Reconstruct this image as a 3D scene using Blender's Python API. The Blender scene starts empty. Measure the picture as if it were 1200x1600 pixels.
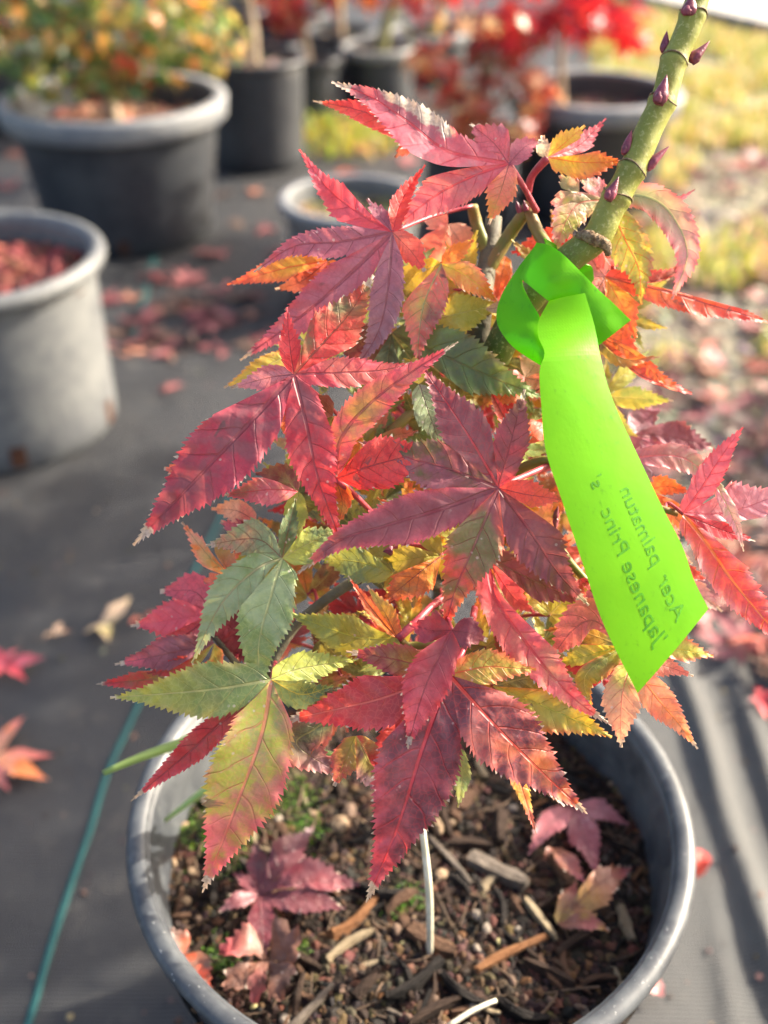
import bpy, math, random
from mathutils import Vector, noise as mnoise

# ------------------------------------------------------------------ camera, world, sun, exposure
SC = bpy.context.scene
COL = SC.collection
PITCH = math.radians(35.3)
CAMZ = 0.65
F = 1600.0                                   # focal length in photo pixels (1200 x 1600)
camd = bpy.data.cameras.new('camera')
camd.sensor_fit = 'VERTICAL'; camd.sensor_height = 36.0; camd.sensor_width = 36.0
camd.lens = 36.0 * F / 1600.0
camd.clip_start = 0.02; camd.clip_end = 500.0
camd.dof.use_dof = True
camd.dof.focus_distance = 0.366
camd.dof.aperture_fstop = 5.6
cam = bpy.data.objects.new('camera', camd); COL.objects.link(cam)
cam.location = (0, 0, CAMZ)
cam.rotation_euler = (math.pi / 2 - PITCH, 0, 0)
SC.camera = cam
FWD = Vector((0, math.cos(PITCH), -math.sin(PITCH)))
UP = Vector((0, math.sin(PITCH), math.cos(PITCH)))
RT = Vector((1, 0, 0))
CAM = Vector((0, 0, CAMZ))

SUN_DIR = Vector((0.91, 0.41, 0.0)).normalized()
SUN_EL = math.radians(30)
to_sun = Vector((SUN_DIR.x * math.cos(SUN_EL), SUN_DIR.y * math.cos(SUN_EL), math.sin(SUN_EL)))
world = bpy.data.worlds.new('World'); SC.world = world
world.use_nodes = True
wn = world.node_tree.nodes; wl = world.node_tree.links
wn.clear()
sky = wn.new('ShaderNodeTexSky'); sky.sky_type = 'NISHITA'; sky.sun_disc = False
sky.sun_elevation = SUN_EL
sky.sun_rotation = math.atan2(SUN_DIR.x, SUN_DIR.y)
sky.air_density = 1.0; sky.dust_density = 6.0; sky.ozone_density = 0.6
bg = wn.new('ShaderNodeBackground'); bg.inputs['Strength'].default_value = 0.145
wo = wn.new('ShaderNodeOutputWorld')
wl.new(sky.outputs[0], bg.inputs[0]); wl.new(bg.outputs[0], wo.inputs[0])
sd = bpy.data.lights.new('sun', 'SUN'); sd.energy = 4.7; sd.angle = math.radians(0.6)
sd.color = (1.0, 0.90, 0.74)
so = bpy.data.objects.new('sun', sd); COL.objects.link(so)
so.rotation_euler = (-to_sun).to_track_quat('-Z', 'Y').to_euler()
so.location = (2, 2, 3)
vs = SC.view_settings
vs.view_transform = 'Standard'; vs.look = 'None'; vs.gamma = 1.0; vs.use_curve_mapping = False
vs.exposure = 1.62
SC.cycles.use_denoising = True
SC.cycles.max_bounces = 7; SC.cycles.transparent_max_bounces = 6
SC.cycles.use_adaptive_sampling = True; SC.cycles.adaptive_threshold = 0.02
SC.cycles.transmission_bounces = 5; SC.cycles.diffuse_bounces = 4

# ------------------------------------------------------------------ helpers
R = random.Random(7)
def px(u, v, d):
    return CAM + d * (FWD + RT * ((u - 600) / F) + UP * ((800 - v) / F))
def gz(u, v, z=0.0):
    r = FWD + RT * ((u - 600) / F) + UP * ((800 - v) / F)
    return CAM + r * ((z - CAMZ) / r.z)
def depth_of(p):
    return (Vector(p) - CAM).dot(FWD)
def lin(c):
    return tuple(((x / 255.0) / 12.92 if x / 255.0 <= 0.04045 else ((x / 255.0 + 0.055) / 1.055) ** 2.4) for x in c)
def mixc(a, b, t):
    return tuple(a[i] + (b[i] - a[i]) * t for i in range(3))
def sstep(a, b, x):
    t = min(1, max(0, (x - a) / (b - a))); return t * t * (3 - 2 * t)
def interp(tab, t):
    if t <= tab[0][0]: return tab[0][1]
    for (a, x), (b, y) in zip(tab, tab[1:]):
        if t <= b: return x + (y - x) * (t - a) / (b - a)
    return tab[-1][1]
def tag(o, label=None, cat=None, group=None, kind=None):
    if label: o['label'] = label
    if cat: o['category'] = cat
    if group: o['group'] = group
    if kind: o['kind'] = kind
    return o
def empty(name, loc=(0, 0, 0)):
    o = bpy.data.objects.new(name, None); COL.objects.link(o); o.location = loc
    o.empty_display_size = 0.02
    return o
def link(name, me, mat=None, parent=None, smooth=True):
    if mat is not None and not me.materials: me.materials.append(mat)
    if smooth: me.polygons.foreach_set('use_smooth', [True] * len(me.polygons))
    o = bpy.data.objects.new(name, me); COL.objects.link(o)
    if parent is not None:
        o.parent = parent
        o.matrix_parent_inverse = WM(parent).inverted()
    return o
def WM(o):
    from mathutils import Matrix
    m = Matrix.LocRotScale(o.location, o.rotation_euler, o.scale)
    if o.parent is not None: m = WM(o.parent) @ o.matrix_parent_inverse @ m
    return m
def mesh(name, vs_, fs, cols=None, uvs=None, extra=None):
    me = bpy.data.meshes.new(name)
    me.from_pydata([tuple(v) for v in vs_], [], fs)
    if cols is not None:
        a = me.color_attributes.new('Col', 'FLOAT_COLOR', 'POINT')
        a.data.foreach_set('color', [x for c in cols for x in (c if len(c) == 4 else (c[0], c[1], c[2], 0.0))])
    if extra is not None:
        for nm, cc in extra.items():
            a = me.color_attributes.new(nm, 'FLOAT_COLOR', 'POINT')
            a.data.foreach_set('color', [x for c in cc for x in (c if len(c) == 4 else (c[0], c[1], c[2], 1.0))])
    if uvs is not None:
        a = me.attributes.new('lobe', 'FLOAT_VECTOR', 'POINT')
        a.data.foreach_set('vector', [x for c in uvs for x in c])
    me.update()
    return me
def crom(P, n):
    """n+1 samples on a Catmull-Rom curve through P, evenly spaced by arc length."""
    P = [Vector(p) for p in P]
    if len(P) == 2:
        return [P[0].lerp(P[1], i / n) for i in range(n + 1)]
    Q = [P[0] * 2 - P[1]] + P + [P[-1] * 2 - P[-2]]
    out = []
    for i in range(1, len(Q) - 2):
        a, b, c, d = Q[i - 1], Q[i], Q[i + 1], Q[i + 2]
        for k in range(16):
            t = k / 16
            out.append(0.5 * (2 * b + (c - a) * t + (2 * a - 5 * b + 4 * c - d) * t * t + (3 * b - a - 3 * c + d) * t ** 3))
    out.append(P[-1])
    L = [0]
    for a, b in zip(out, out[1:]): L.append(L[-1] + (b - a).length)
    res = []; j = 0
    for i in range(n + 1):
        s = L[-1] * i / n
        while j < len(L) - 2 and L[j + 1] < s: j += 1
        seg = L[j + 1] - L[j]
        res.append(out[j].lerp(out[j + 1], 0 if seg == 0 else (s - L[j]) / seg))
    return res
class MB:
    def __init__(self): self.v = []; self.f = []; self.c = []
    def tube(self, pts, rad, seg=8, col=(1, 1, 1), jit=0.0, n=None, cap=True, ell=1.0):
        """tapered tube along pts; rad: number, list (interpolated) or function of t"""
        n = n or max(4, len(pts) * 4)
        C = crom(pts, n)
        base = len(self.v); ref = None
        for i, p in enumerate(C):
            t = i / n
            tg = (C[min(i + 1, n)] - C[max(i - 1, 0)]).normalized()
            if ref is None:
                ref = tg.cross(Vector((0, 0, 1)) if abs(tg.z) < .9 else Vector((1, 0, 0))).normalized()
            ref = (ref - tg * ref.dot(tg)).normalized(); b2 = tg.cross(ref)
            if callable(rad): r = rad(t)
            elif isinstance(rad, (list, tuple)):
                r = interp([(k / (len(rad) - 1), x) for k, x in enumerate(rad)], t)
            else: r = rad
            for k in range(seg):
                a = 2 * math.pi * k / seg
                rr = r * (1 + jit * R.uniform(-1, 1))
                self.v.append(p + ref * (math.cos(a) * rr) + b2 * (math.sin(a) * rr * ell))
                self.c.append(col(t) if callable(col) else col)
        for i in range(n):
            for k in range(seg):
                a = base + i * seg + k; b = base + i * seg + (k + 1) % seg
                self.f.append((a, b, b + seg, a + seg))
        if cap:
            self.f.append(tuple(base + k for k in range(seg))[::-1])
            self.f.append(tuple(base + n * seg + k for k in range(seg)))
        return self
    def lathe(self, prof, seg=96, centre=(0, 0, 0), closed=False, col=(1, 1, 1), wob=0.0):
        base = len(self.v); m = len(prof); cx, cy, cz = centre
        for k in range(seg):
            a = 2 * math.pi * k / seg
            w = 1 + wob * math.sin(2 * a + 0.7) + wob * .5 * math.sin(3 * a + 2)
            for (r, z) in prof:
                self.v.append(Vector((cx + r * w * math.cos(a), cy + r * w * math.sin(a), cz + z))); self.c.append(col)
        for k in range(seg):
            for i in range(m if closed else m - 1):
                a = base + k * m + i; b = base + ((k + 1) % seg) * m + i
                a2 = base + k * m + (i + 1) % m; b2 = base + ((k + 1) % seg) * m + (i + 1) % m
                self.f.append((a, b, b2, a2))
        return self
    def build(self, name, mat=None, parent=None, smooth=True):
        return link(name, mesh(name, self.v, self.f, self.c), mat, parent, smooth)

# ------------------------------------------------------------------ materials
class NT:
    """small node-graph helper"""
    def __init__(self, name):
        self.m = bpy.data.materials.new(name); self.m.use_nodes = True
        self.t = self.m.node_tree; self.t.nodes.clear()
        self.out = self.t.nodes.new('ShaderNodeOutputMaterial')
    def n(self, typ, **kw):
        nd = self.t.nodes.new(typ)
        for k, v in kw.items():
            if k.startswith('i_'):
                key = k[2:]
                key = int(key) if key.isdigit() else key.replace('_', ' ')
                self.set(nd.inputs[key], v)
            else: setattr(nd, k, v)
        return nd
    def set(self, sock, v):
        if hasattr(v, 'is_output') or isinstance(v, bpy.types.NodeSocket): self.t.links.new(v, sock)
        else:
            if sock.type == 'RGBA' and len(v) == 3: v = (*v, 1.0)
            sock.default_value = v
    def math(self, op, a, b=0.0, c=None):
        nd = self.t.nodes.new('ShaderNodeMath'); nd.operation = op
        self.set(nd.inputs[0], a); self.set(nd.inputs[1], b)
        if c is not None: self.set(nd.inputs[2], c)
        return nd.outputs[0]
    def mix(self, f, a, b, blend='MIX'):
        nd = self.t.nodes.new('ShaderNodeMix'); nd.data_type = 'RGBA'; nd.blend_type = blend
        self.set(nd.inputs['Factor'], f); self.set(nd.inputs[6], a); self.set(nd.inputs[7], b)
        return nd.outputs[2]
    def ramp(self, f, lo, hi, a=0.0, b=1.0):
        nd = self.t.nodes.new('ShaderNodeMapRange'); nd.interpolation_type = 'SMOOTHSTEP'
        self.set(nd.inputs[0], f)
        for i, x in enumerate((lo, hi, a, b)): nd.inputs[i + 1].default_value = x
        return nd.outputs[0]
    def noise(self, scale, detail=3, rough=.55, vec=None, dist=0.0):
        nd = self.n('ShaderNodeTexNoise'); nd.inputs['Scale'].default_value = scale
        nd.inputs['Detail'].default_value = detail; nd.inputs['Roughness'].default_value = rough
        nd.inputs['Distortion'].default_value = dist
        if vec is not None: self.set(nd.inputs['Vector'], vec)
        return nd.outputs[0]
    def coord(self, which='Object'):
        return self.n('ShaderNodeTexCoord').outputs[which]
    def bump(self, h, strength=.3, dist=.001, normal=None):
        nd = self.n('ShaderNodeBump'); nd.inputs['Strength'].default_value = strength
        nd.inputs['Distance'].default_value = dist; self.set(nd.inputs['Height'], h)
        if normal is not None: self.set(nd.inputs['Normal'], normal)
        return nd.outputs[0]
    def pbsdf(self, col, rough=.5, spec=.5, normal=None, **kw):
        nd = self.n('ShaderNodeBsdfPrincipled')
        self.set(nd.inputs['Base Color'], col); self.set(nd.inputs['Roughness'], rough)
        self.set(nd.inputs['Specular IOR Level'], spec)
        if normal is not None: self.set(nd.inputs['Normal'], normal)
        for k, v in kw.items(): self.set(nd.inputs[k.replace('_', ' ')], v)
        return nd.outputs[0]
    def done(self, sh):
        self.t.links.new(sh, self.out.inputs['Surface']); return self.m

def mat_leaf(name, trans=.34, detail=True, sheen_rough=.42):
    g = NT(name)
    col = g.n('ShaderNodeAttribute', attribute_name='Col')
    c = col.outputs['Color']; dry = col.outputs['Alpha']
    oc = g.coord('Object')
    n_fine = g.noise(900, 2, .6, oc)
    n_mid = g.noise(140, 3, .6, oc, .4)
    n_big = g.noise(48, 2, .55, oc, .6)
    if detail:
        pat = g.n('ShaderNodeAttribute', attribute_name='Pat').outputs['Color']
        vein = g.n('ShaderNodeAttribute', attribute_name='Vein')
        lob = g.n('ShaderNodeAttribute', attribute_name='lobe').outputs['Vector']
        sep = g.n('ShaderNodeSeparateXYZ'); g.set(sep.inputs[0], lob)
        x = sep.outputs[0]; y = sep.outputs[1]; hw = sep.outputs[2]
        ax = g.math('ABSOLUTE', x)
        # patches of the second pigment
        blend = g.math('ADD', g.math('MULTIPLY', n_big, .65), g.math('MULTIPLY', n_mid, .35))
        c = g.mix(g.ramp(blend, .43, .60, 0, .95), c, pat)
        # fine mottling
        c = g.mix(g.ramp(n_mid, .35, .7, 0, .30), c, g.mix(1.0, c, (.68, .60, .64), 'MULTIPLY'))
        c = g.mix(g.ramp(n_fine, .40, .75, 0, .30), c, g.mix(1.0, c, (1.35, 1.25, 1.2), 'MULTIPLY'))
        # fine net of tertiary veins
        vor = g.n('ShaderNodeTexVoronoi', feature='DISTANCE_TO_EDGE'); vor.inputs['Scale'].default_value = 420
        g.set(vor.inputs['Vector'], oc)
        net = g.ramp(vor.outputs['Distance'], 0.0, .10, 1, 0)
        # side veins
        wob = g.math('MULTIPLY', g.math('SUBTRACT', g.noise(60, 1, .5, oc), .5), .9)
        sgn = g.math('MULTIPLY', g.math('SIGN', x), .22)
        bend = g.math('MULTIPLY', g.math('POWER', ax, 1.2), 10.0)
        q = g.math('ADD', g.math('ADD', g.math('SUBTRACT', g.math('MULTIPLY', y, 7.0), bend), wob), sgn)
        fr = g.math('ABSOLUTE', g.math('SUBTRACT', g.math('FRACT', q), .5))
        side = g.math('MULTIPLY', g.ramp(fr, 0.0, .06, 1, 0), g.ramp(n_big, .38, .56, .25, 1))
        side = g.math('MULTIPLY', side, g.ramp(ax, 0.0, .18, 1, .5))
        wid = g.math('ADD', g.math('MULTIPLY', g.math('SUBTRACT', 1.0, y), .0085), .0022)
        mid = g.ramp(g.math('DIVIDE', ax, wid), .55, 1.35, 1, 0)
        vmask = g.math('MAXIMUM', g.math('MULTIPLY', side, .75), mid)
        c = g.mix(g.math('MULTIPLY', net, .22), c, vein.outputs['Color'])
        c = g.mix(g.math('MULTIPLY', vmask, .66), c, vein.outputs['Color'])
        # pale specks and scars
        sp = g.n('ShaderNodeTexVoronoi', feature='F1'); sp.inputs['Scale'].default_value = 260
        sp.inputs['Randomness'].default_value = 1.0
        g.set(sp.inputs['Vector'], oc)
        speck = g.math('MULTIPLY', g.ramp(sp.outputs['Distance'], .10, .17, 1, 0), g.ramp(n_big, .54, .62))
        c = g.mix(g.math('MULTIPLY', speck, .5), c, (.72, .60, .55))
        # brown necrotic blotches
        blot = g.ramp(g.noise(75, 3, .65, oc, .8), .67, .73)
        c = g.mix(g.math('MULTIPLY', blot, .7), c, (.10, .055, .05))
        # pale waxy bloom, thin and uneven
        c = g.mix(g.ramp(n_mid, .25, .75, .13, .02), c, (.46, .41, .43))
        n_wr = g.noise(190, 1, .5, oc, 1.0)
        h = g.math('ADD', g.math('ADD', g.math('MULTIPLY', vmask, -1.0), g.math('MULTIPLY', n_wr, .8)), g.math('MULTIPLY', n_fine, .10))
        nrm = g.bump(h, .55, .0012)
    else:
        c = g.mix(g.ramp(n_mid, .35, .7, 0, .45), c, g.mix(1.0, c, (.55, .5, .5), 'MULTIPLY'))
        nrm = g.bump(n_mid, .4, .001)
    dn = g.ramp(g.math('ADD', dry, g.math('MULTIPLY', g.math('SUBTRACT', n_mid, .5), .9)), .46, .60)
    c = g.mix(dn, c, g.mix(n_fine, (.30, .21, .14), (.80, .70, .58)))
    d = g.pbsdf(c, g.math('ADD', g.math('MULTIPLY', n_mid, .25), sheen_rough - .06), .6, nrm)
    tcol = g.mix(1.0, g.mix(1.0, c, (1.25, 1.0, .8), 'MULTIPLY'), (1.0, 1.0, 1.0), 'MULTIPLY')
    t = g.n('ShaderNodeBsdfTranslucent'); g.set(t.inputs['Color'], tcol); g.set(t.inputs['Normal'], nrm)
    mx = g.n('ShaderNodeMixShader'); mx.inputs[0].default_value = trans
    g.t.links.new(d, mx.inputs[1]); g.t.links.new(t.outputs[0], mx.inputs[2])
    return g.done(mx.outputs[0])

def mat_plain(name, ca, cb, scale=60, rough=.55, spec=.4, bump=.3, bscale=None, bdist=.001, detail=5, use_col=False, coat=0.0):
    g = NT(name); oc = g.coord('Object')
    n1 = g.noise(scale, detail, .6, oc); n2 = g.noise(bscale or scale * 4, 4, .6, oc)
    c = g.mix(g.ramp(n1, .3, .7), ca, cb)
    if use_col:
        c = g.mix(1.0, c, g.n('ShaderNodeAttribute', attribute_name='Col').outputs['Color'], 'MULTIPLY')
    r = g.math('ADD', g.math('MULTIPLY', n1, .25), rough - .12)
    return g.done(g.pbsdf(c, r, spec, g.bump(n2, bump, bdist), Coat_Weight=coat))

def mat_pot(name, base, dust, rough=.42, dust_amt=.6, scuff=1.0):
    g = NT(name); oc = g.coord('Object')
    n1 = g.noise(9, 5, .6, oc); n2 = g.noise(70, 5, .65, oc); n3 = g.noise(420, 3, .6, oc)
    mp = g.n('ShaderNodeMapping'); g.set(mp.inputs[0], oc); mp.inputs['Scale'].default_value = (1, 1, .12)
    n4 = g.noise(90, 4, .6, mp.outputs[0])
    f = g.math('MULTIPLY', g.ramp(g.math('ADD', g.math('MULTIPLY', n1, .6), g.math('MULTIPLY', n2, .4)), .38, .66), dust_amt)
    c = g.mix(f, base, dust)
    c = g.mix(g.ramp(n4, .58, .72, 0, .25 * scuff), c, dust)
    c = g.mix(g.ramp(n3, .66, .74, 0, .35 * scuff), c, (.42, .42, .40))
    r = g.math('ADD', g.math('MULTIPLY', n2, .25), rough - .1)
    return g.done(g.pbsdf(c, r, .45, g.bump(g.math('ADD', n2, g.math('MULTIPLY', n3, .3)), .12, .001)))
# ------------------------------------------------------------------ maple leaf builder
PAL = dict(mauve=(170, 94, 110), pink=(212, 98, 112), red=(205, 42, 55), bred=(238, 48, 42), purp=(104, 42, 56),
           dred=(142, 38, 48), plum=(136, 68, 74), grn=(120, 146, 74), dgrn=(82, 104, 52), olv=(166, 158, 40),
           ygr=(178, 184, 58), yel=(236, 196, 36), org=(238, 126, 28), peach=(238, 168, 128), sal=(226, 112, 98),
           ora=(232, 82, 32), gmau=(142, 110, 120), tan=(196, 166, 134), sage=(142, 164, 112), brn=(124, 72, 42),
           mag=(184, 50, 72), wine=(132, 44, 55), lpink=(226, 150, 156), rose=(228, 84, 100), straw=(222, 206, 150),
           dbrn=(86, 58, 44), redor=(228, 62, 38), dol=(104, 104, 48))
GREENS = {'grn', 'dgrn', 'olv', 'ygr', 'sage', 'dol', 'yel'}
SCALEC = 1.16
def pal(k):
    c = lin(PAL[k]) if isinstance(k, str) else lin(k)
    gy = .3 * c[0] + .5 * c[1] + .2 * c[2]
    return tuple(min(.9, (x * .97 + gy * .03) * SCALEC) for x in c)
WMUL = 1.04
PROF = [(0, .68), (.15, .73), (.28, .88), (.39, 1.0), (.50, .95), (.62, .72), (.74, .45), (.85, .23), (.93, .095), (1, .012)]
PROF_N = [(0, .62), (.15, .72), (.30, .95), (.42, 1.0), (.58, .86), (.74, .55), (.87, .27), (.95, .10), (1, .012)]

def leaf_mesh(base, lobes, proj, unit, rnd, tooth=8.5, rows_min=10, fold=.22, cols=(0, .34, .68, .90, 1.0), roll=0.0, name='leaf'):
    """base: (u,v). lobes: dicts pts,w,c=(base,tip),edge,pat,dz=(mid,tip),dry,n. proj(u,v,off)->world point,
    off is an offset in metres away from the viewer / below the blade; unit: metres per u,v unit."""
    B = Vector((base[0], base[1]))
    LB = []
    for lb in lobes:
        start = Vector(lb['start']) if 'start' in lb else B
        P = [start] + [Vector(p) for p in lb['pts']]
        Ltot = sum((b - a).length for a, b in zip(P, P[1:]))
        nt = max(rows_min // 2, int(Ltot / tooth))
        fine = crom([(p.x, p.y, 0) for p in P], 240)
        ts = [0.0]
        for i in range(1, nt * 2): ts.append((i + rnd.uniform(-.38, .38)) / (nt * 2))
        ts.append(1.0)
        C = []
        for t in ts:
            f = t * 240; j = min(239, int(f)); p = fine[j].lerp(fine[j + 1], f - j); C.append(Vector((p.x, p.y)))
        k = max(1, int(len(C) * .22))
        d0 = (C[k] - C[0]).normalized()
        LB.append(dict(lb=lb, C=C, L=Ltot, nt=nt, ts=ts, ang=math.atan2(d0.y, d0.x), free='start' in lb))
    order = sorted([l for l in LB if not l['free']], key=lambda l: l['ang'])
    for i, l in enumerate(order):
        nx = order[(i + 1) % len(order)]; pv = order[i - 1]
        gp = (nx['ang'] - l['ang']) % (2 * math.pi); gm = (l['ang'] - pv['ang']) % (2 * math.pi)
        if len(order) == 1: gp = gm = 2 * math.pi
        l['gp'] = min(gp / 2, math.radians(62)) ; l['gm'] = min(gm / 2, math.radians(62))
    V = []; Fc = []; Cc = []; Pc = []; Vc = []; UV = []
    roll = roll + rnd.uniform(-.12, .12)
    for l in LB:
        lb = l['lb']; C = l['C']; n = len(C) - 1; L = l['L']
        w = lb['w'] / 2 * WMUL
        cb = pal(lb['c'][0]); ct = pal(lb['c'][1])
        ce = pal(lb['edge']) if 'edge' in lb else ct
        cp = pal(lb['pat']) if 'pat' in lb else mixc(cb, ct, .5)
        gb = lb['c'][0] in GREENS; gt = lb['c'][1] in GREENS
        vb = lin((192, 190, 110)) if gb else tuple(x * .45 for x in mixc(cb, lin((150, 20, 40)), .45))
        vt = lin((192, 178, 100)) if gt else tuple(x * .5 for x in mixc(ct, lin((160, 20, 40)), .45))
        if 'vein' in lb: vb = vt = pal(lb['vein'])
        dzm, dzt = lb.get('dz', (rnd.uniform(-6, 4), rnd.uniform(-4, 12)))
        dzm /= 1000; dzt /= 1000
        lroll = lb.get('roll', roll + rnd.uniform(-.3, .3))
        lfold = lb.get('fold', fold * rnd.uniform(.6, 1.3))
        dry = lb.get('dry', rnd.choice([.15, .3, .45]))
        ph1, ph2 = rnd.uniform(0, 6), rnd.uniform(0, 6)
        wav = rnd.uniform(.04, .11)
        prof = PROF_N if lb.get('n') else PROF
        sh = lb.get('sh', rnd.uniform(-.05, .05))
        b0 = len(V)
        cl = [-c for c in cols[:0:-1]] + list(cols)
        m = len(cl); amp = {-1: 1.0, 1: 1.0}
        for i in range(n + 1):
            t = l['ts'][i]
            c = C[i]
            tg = (C[min(i + 1, n)] - C[max(i - 1, 0)]); tg = tg.normalized() if tg.length > 1e-9 else Vector((1, 0))
            pp = Vector((-tg.y, tg.x))
            r = L * t
            tt = min(1, max(0, t + sh * math.sin(math.pi * t)))
            hw0 = w * interp(prof, tt)
            ii = i // 2; peak = (i % 2 == 1)
            dzc = dzm * math.sin(math.pi * t) * .9 + dzt * t * t
            for s in cl:
                sd = 1 if s > 0 else -1
                lim = 1e9 if l['free'] else r * math.tan(l['gp'] if sd > 0 else l['gm'])
                if l['free']: hw0c = hw0 * min(1, .25 + t * 5)
                else: hw0c = min(hw0, lim)
                openm = 0 if hw0c < hw0 * .98 else 1
                h = hw0c
                fwd = 0.0
                if openm and t < .985:
                    if abs(s) == 1.0:
                        big = rnd.choice([.35, .7, 1.0, 1.0, 1.35]) * rnd.uniform(.75, 1.2)
                        a = (.045 * w + .105 * hw0 + .6 * (tooth / 8.5)) * big
                        a = min(a, .8 * hw0 + .5 * tooth / 8.5)
                        if peak: h = h + a * .62; fwd = tooth * .62
                        else: h = h - a * .36
                        h = max(h, .004 * w)
                    elif abs(s) >= .9:
                        if peak: fwd = tooth * .14
                        else: h = h - .20 * (.075 * w + .16 * hw0)
                q = c + pp * (s * h) + tg * fwd
                xr = s * h * unit
                fold_d = -lfold * abs(xr) + .35 * lfold * abs(xr) ** 2 / max(1e-6, w * unit)
                und = wav * w * unit * (abs(s) ** 2) * math.sin(ph1 + t * 13 + (1.7 if s > 0 else 0)) \
                    + .06 * w * unit * math.sin(ph2 + 22 * (t * L - abs(s * h)) / max(L, 1e-6) * 2)
                fade = sstep(0, .3, t)
                off = dzc + (fold_d * (.35 + .65 * fade)) + lroll * xr * fade + und * fade
                V.append(proj(q.x, q.y, off))
                te = sstep(.05, 1.0, t + rnd.uniform(-.02, .02))
                col = mixc(cb, ct, te)
                if 'edge' in lb: col = mixc(col, ce, abs(s) ** 3 * .8)
                if abs(s) >= .9: col = mixc(col, (min(1, col[0] * 1.1 + .14), col[1] + .07, col[2] + .06), .38 if abs(s) == 1 else .15)
                if 'half' in lb and s * lb['half'][1] > 0:
                    col = mixc(col, pal(lb['half'][0]), .85 * sstep(0, .25, abs(s)))
                dv = 0.0
                if t > .82: dv = dry * 1.5 * sstep(.84, .98, t)
                if abs(s) == 1.0 and t > .35 and peak and rnd.random() < dry * (.18 + .45 * t): dv = max(dv, .95)
                if 'dryhalf' in lb and s * lb['dryhalf'] > 0:
                    dv = max(dv, sstep(.05, .55, abs(s)) * sstep(.18, .4, t) * (1 - sstep(.70, .82, t)) * .72)
                Cc.append((*col, dv)); Pc.append(cp if 'pat' in lb else mixc(col, cp, .35))
                Vc.append(mixc(vb, vt, te))
                UV.append((s * h / L, t, hw0 / L))
        for i in range(n):
            for k in range(m - 1):
                a = b0 + i * m + k
                Fc.append((a, a + 1, a + m + 1, a + m))
    return mesh(name, V, Fc, Cc, UV, dict(Pat=Pc, Vein=Vc))

M_LEAF = mat_leaf('maple_leaf')
M_LEAF_OLD = mat_leaf('fallen_leaf', trans=.15)
M_CROWN = mat_leaf('far_leaf', trans=.45, detail=False, sheen_rough=.28)

def generic_lobes(rnd, size, cols, curl=1.0, nl=7, wmul=1.0, dry=None):
    """lobes of a free maple leaf in its own plane, base at 0,0, middle lobe along +y"""
    fr = {7: [(-118, .42), (-78, .70), (-38, .92), (0, 1.0), (37, .9), (79, .72), (120, .4)],
          5: [(-88, .58), (-42, .9), (0, 1.0), (43, .92), (86, .6)]}[nl]
    out = []
    for a, k in fr:
        a = math.radians(a + rnd.uniform(-6, 6)); L = size * k * rnd.uniform(.88, 1.1)
        side = rnd.uniform(-.10, .10) * L
        d = Vector((math.sin(a), math.cos(a))); p = Vector((d.y, -d.x))
        c = rnd.choice(cols)
        e = dict(pts=[tuple(d * L * .5 + p * side), tuple(d * L)], w=L * .30 * wmul * (1.12 if k < .6 else 1), c=(c[0], c[1]),
                 dz=(rnd.uniform(-3, 4) * curl, rnd.uniform(-9, 9) * curl))
        if len(c) > 2: e['pat'] = c[2]
        if dry is not None: e['dry'] = dry
        out.append(e)
    return out
def local_leaf(rnd, size, cols, curl=1.0, nl=7, tooth=None, wmul=1.0, dry=None, name='fallen_leaf'):
    """leaf mesh lying in local XY, size in metres (middle lobe length)"""
    S = 1000.0
    lb = generic_lobes(rnd, size * S, cols, curl, nl, wmul, dry)
    return leaf_mesh((0, 0), lb, lambda u, v, o: Vector((u / S, v / S, -o)), 1 / S, rnd, tooth=tooth or size * S / 11, fold=.3,
                     cols=(0, .5, .88, 1.0), name=name)
# ------------------------------------------------------------------ ground, fabric
def nz(x, y, s, o=0): return mnoise.noise(Vector((x * s + o, y * s - o * .7, o * 1.3)))
EDGE = [(-1, .42), (.45, .40), (.65, .35), (.85, .295), (1.2, .285), (1.7, .40), (2.5, .52), (5.2, .8)]
def fab_edge(y): return interp(EDGE, y) + .018 * nz(0, y, 3.1, 4) + .008 * nz(0, y, 14, 9)
RIDGES = [  # x at y=.45, slope dx/dy, height, width, y0, y1
    (.262, .02, .017, .011, -.1, .95), (.300, .055, .013, .010, -.1, .80), (.222, -.10, .009, .010, .0, .42), (.336, .05, .020, .014, -.1, .9),
    (.195, -.22, .009, .009, -.05, .30), (.372, .06, .014, .012, -.2, .70), (.240, .13, .007, .007, .1, .50), (.318, -.12, .010, .008, .0, .42),
    (-.30, .10, .004, .03, .1, .8), (-.20, -.15, .003, .03, -.1, .4), (-.44, .3, .005, .035, .2, 1.0)]
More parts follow.
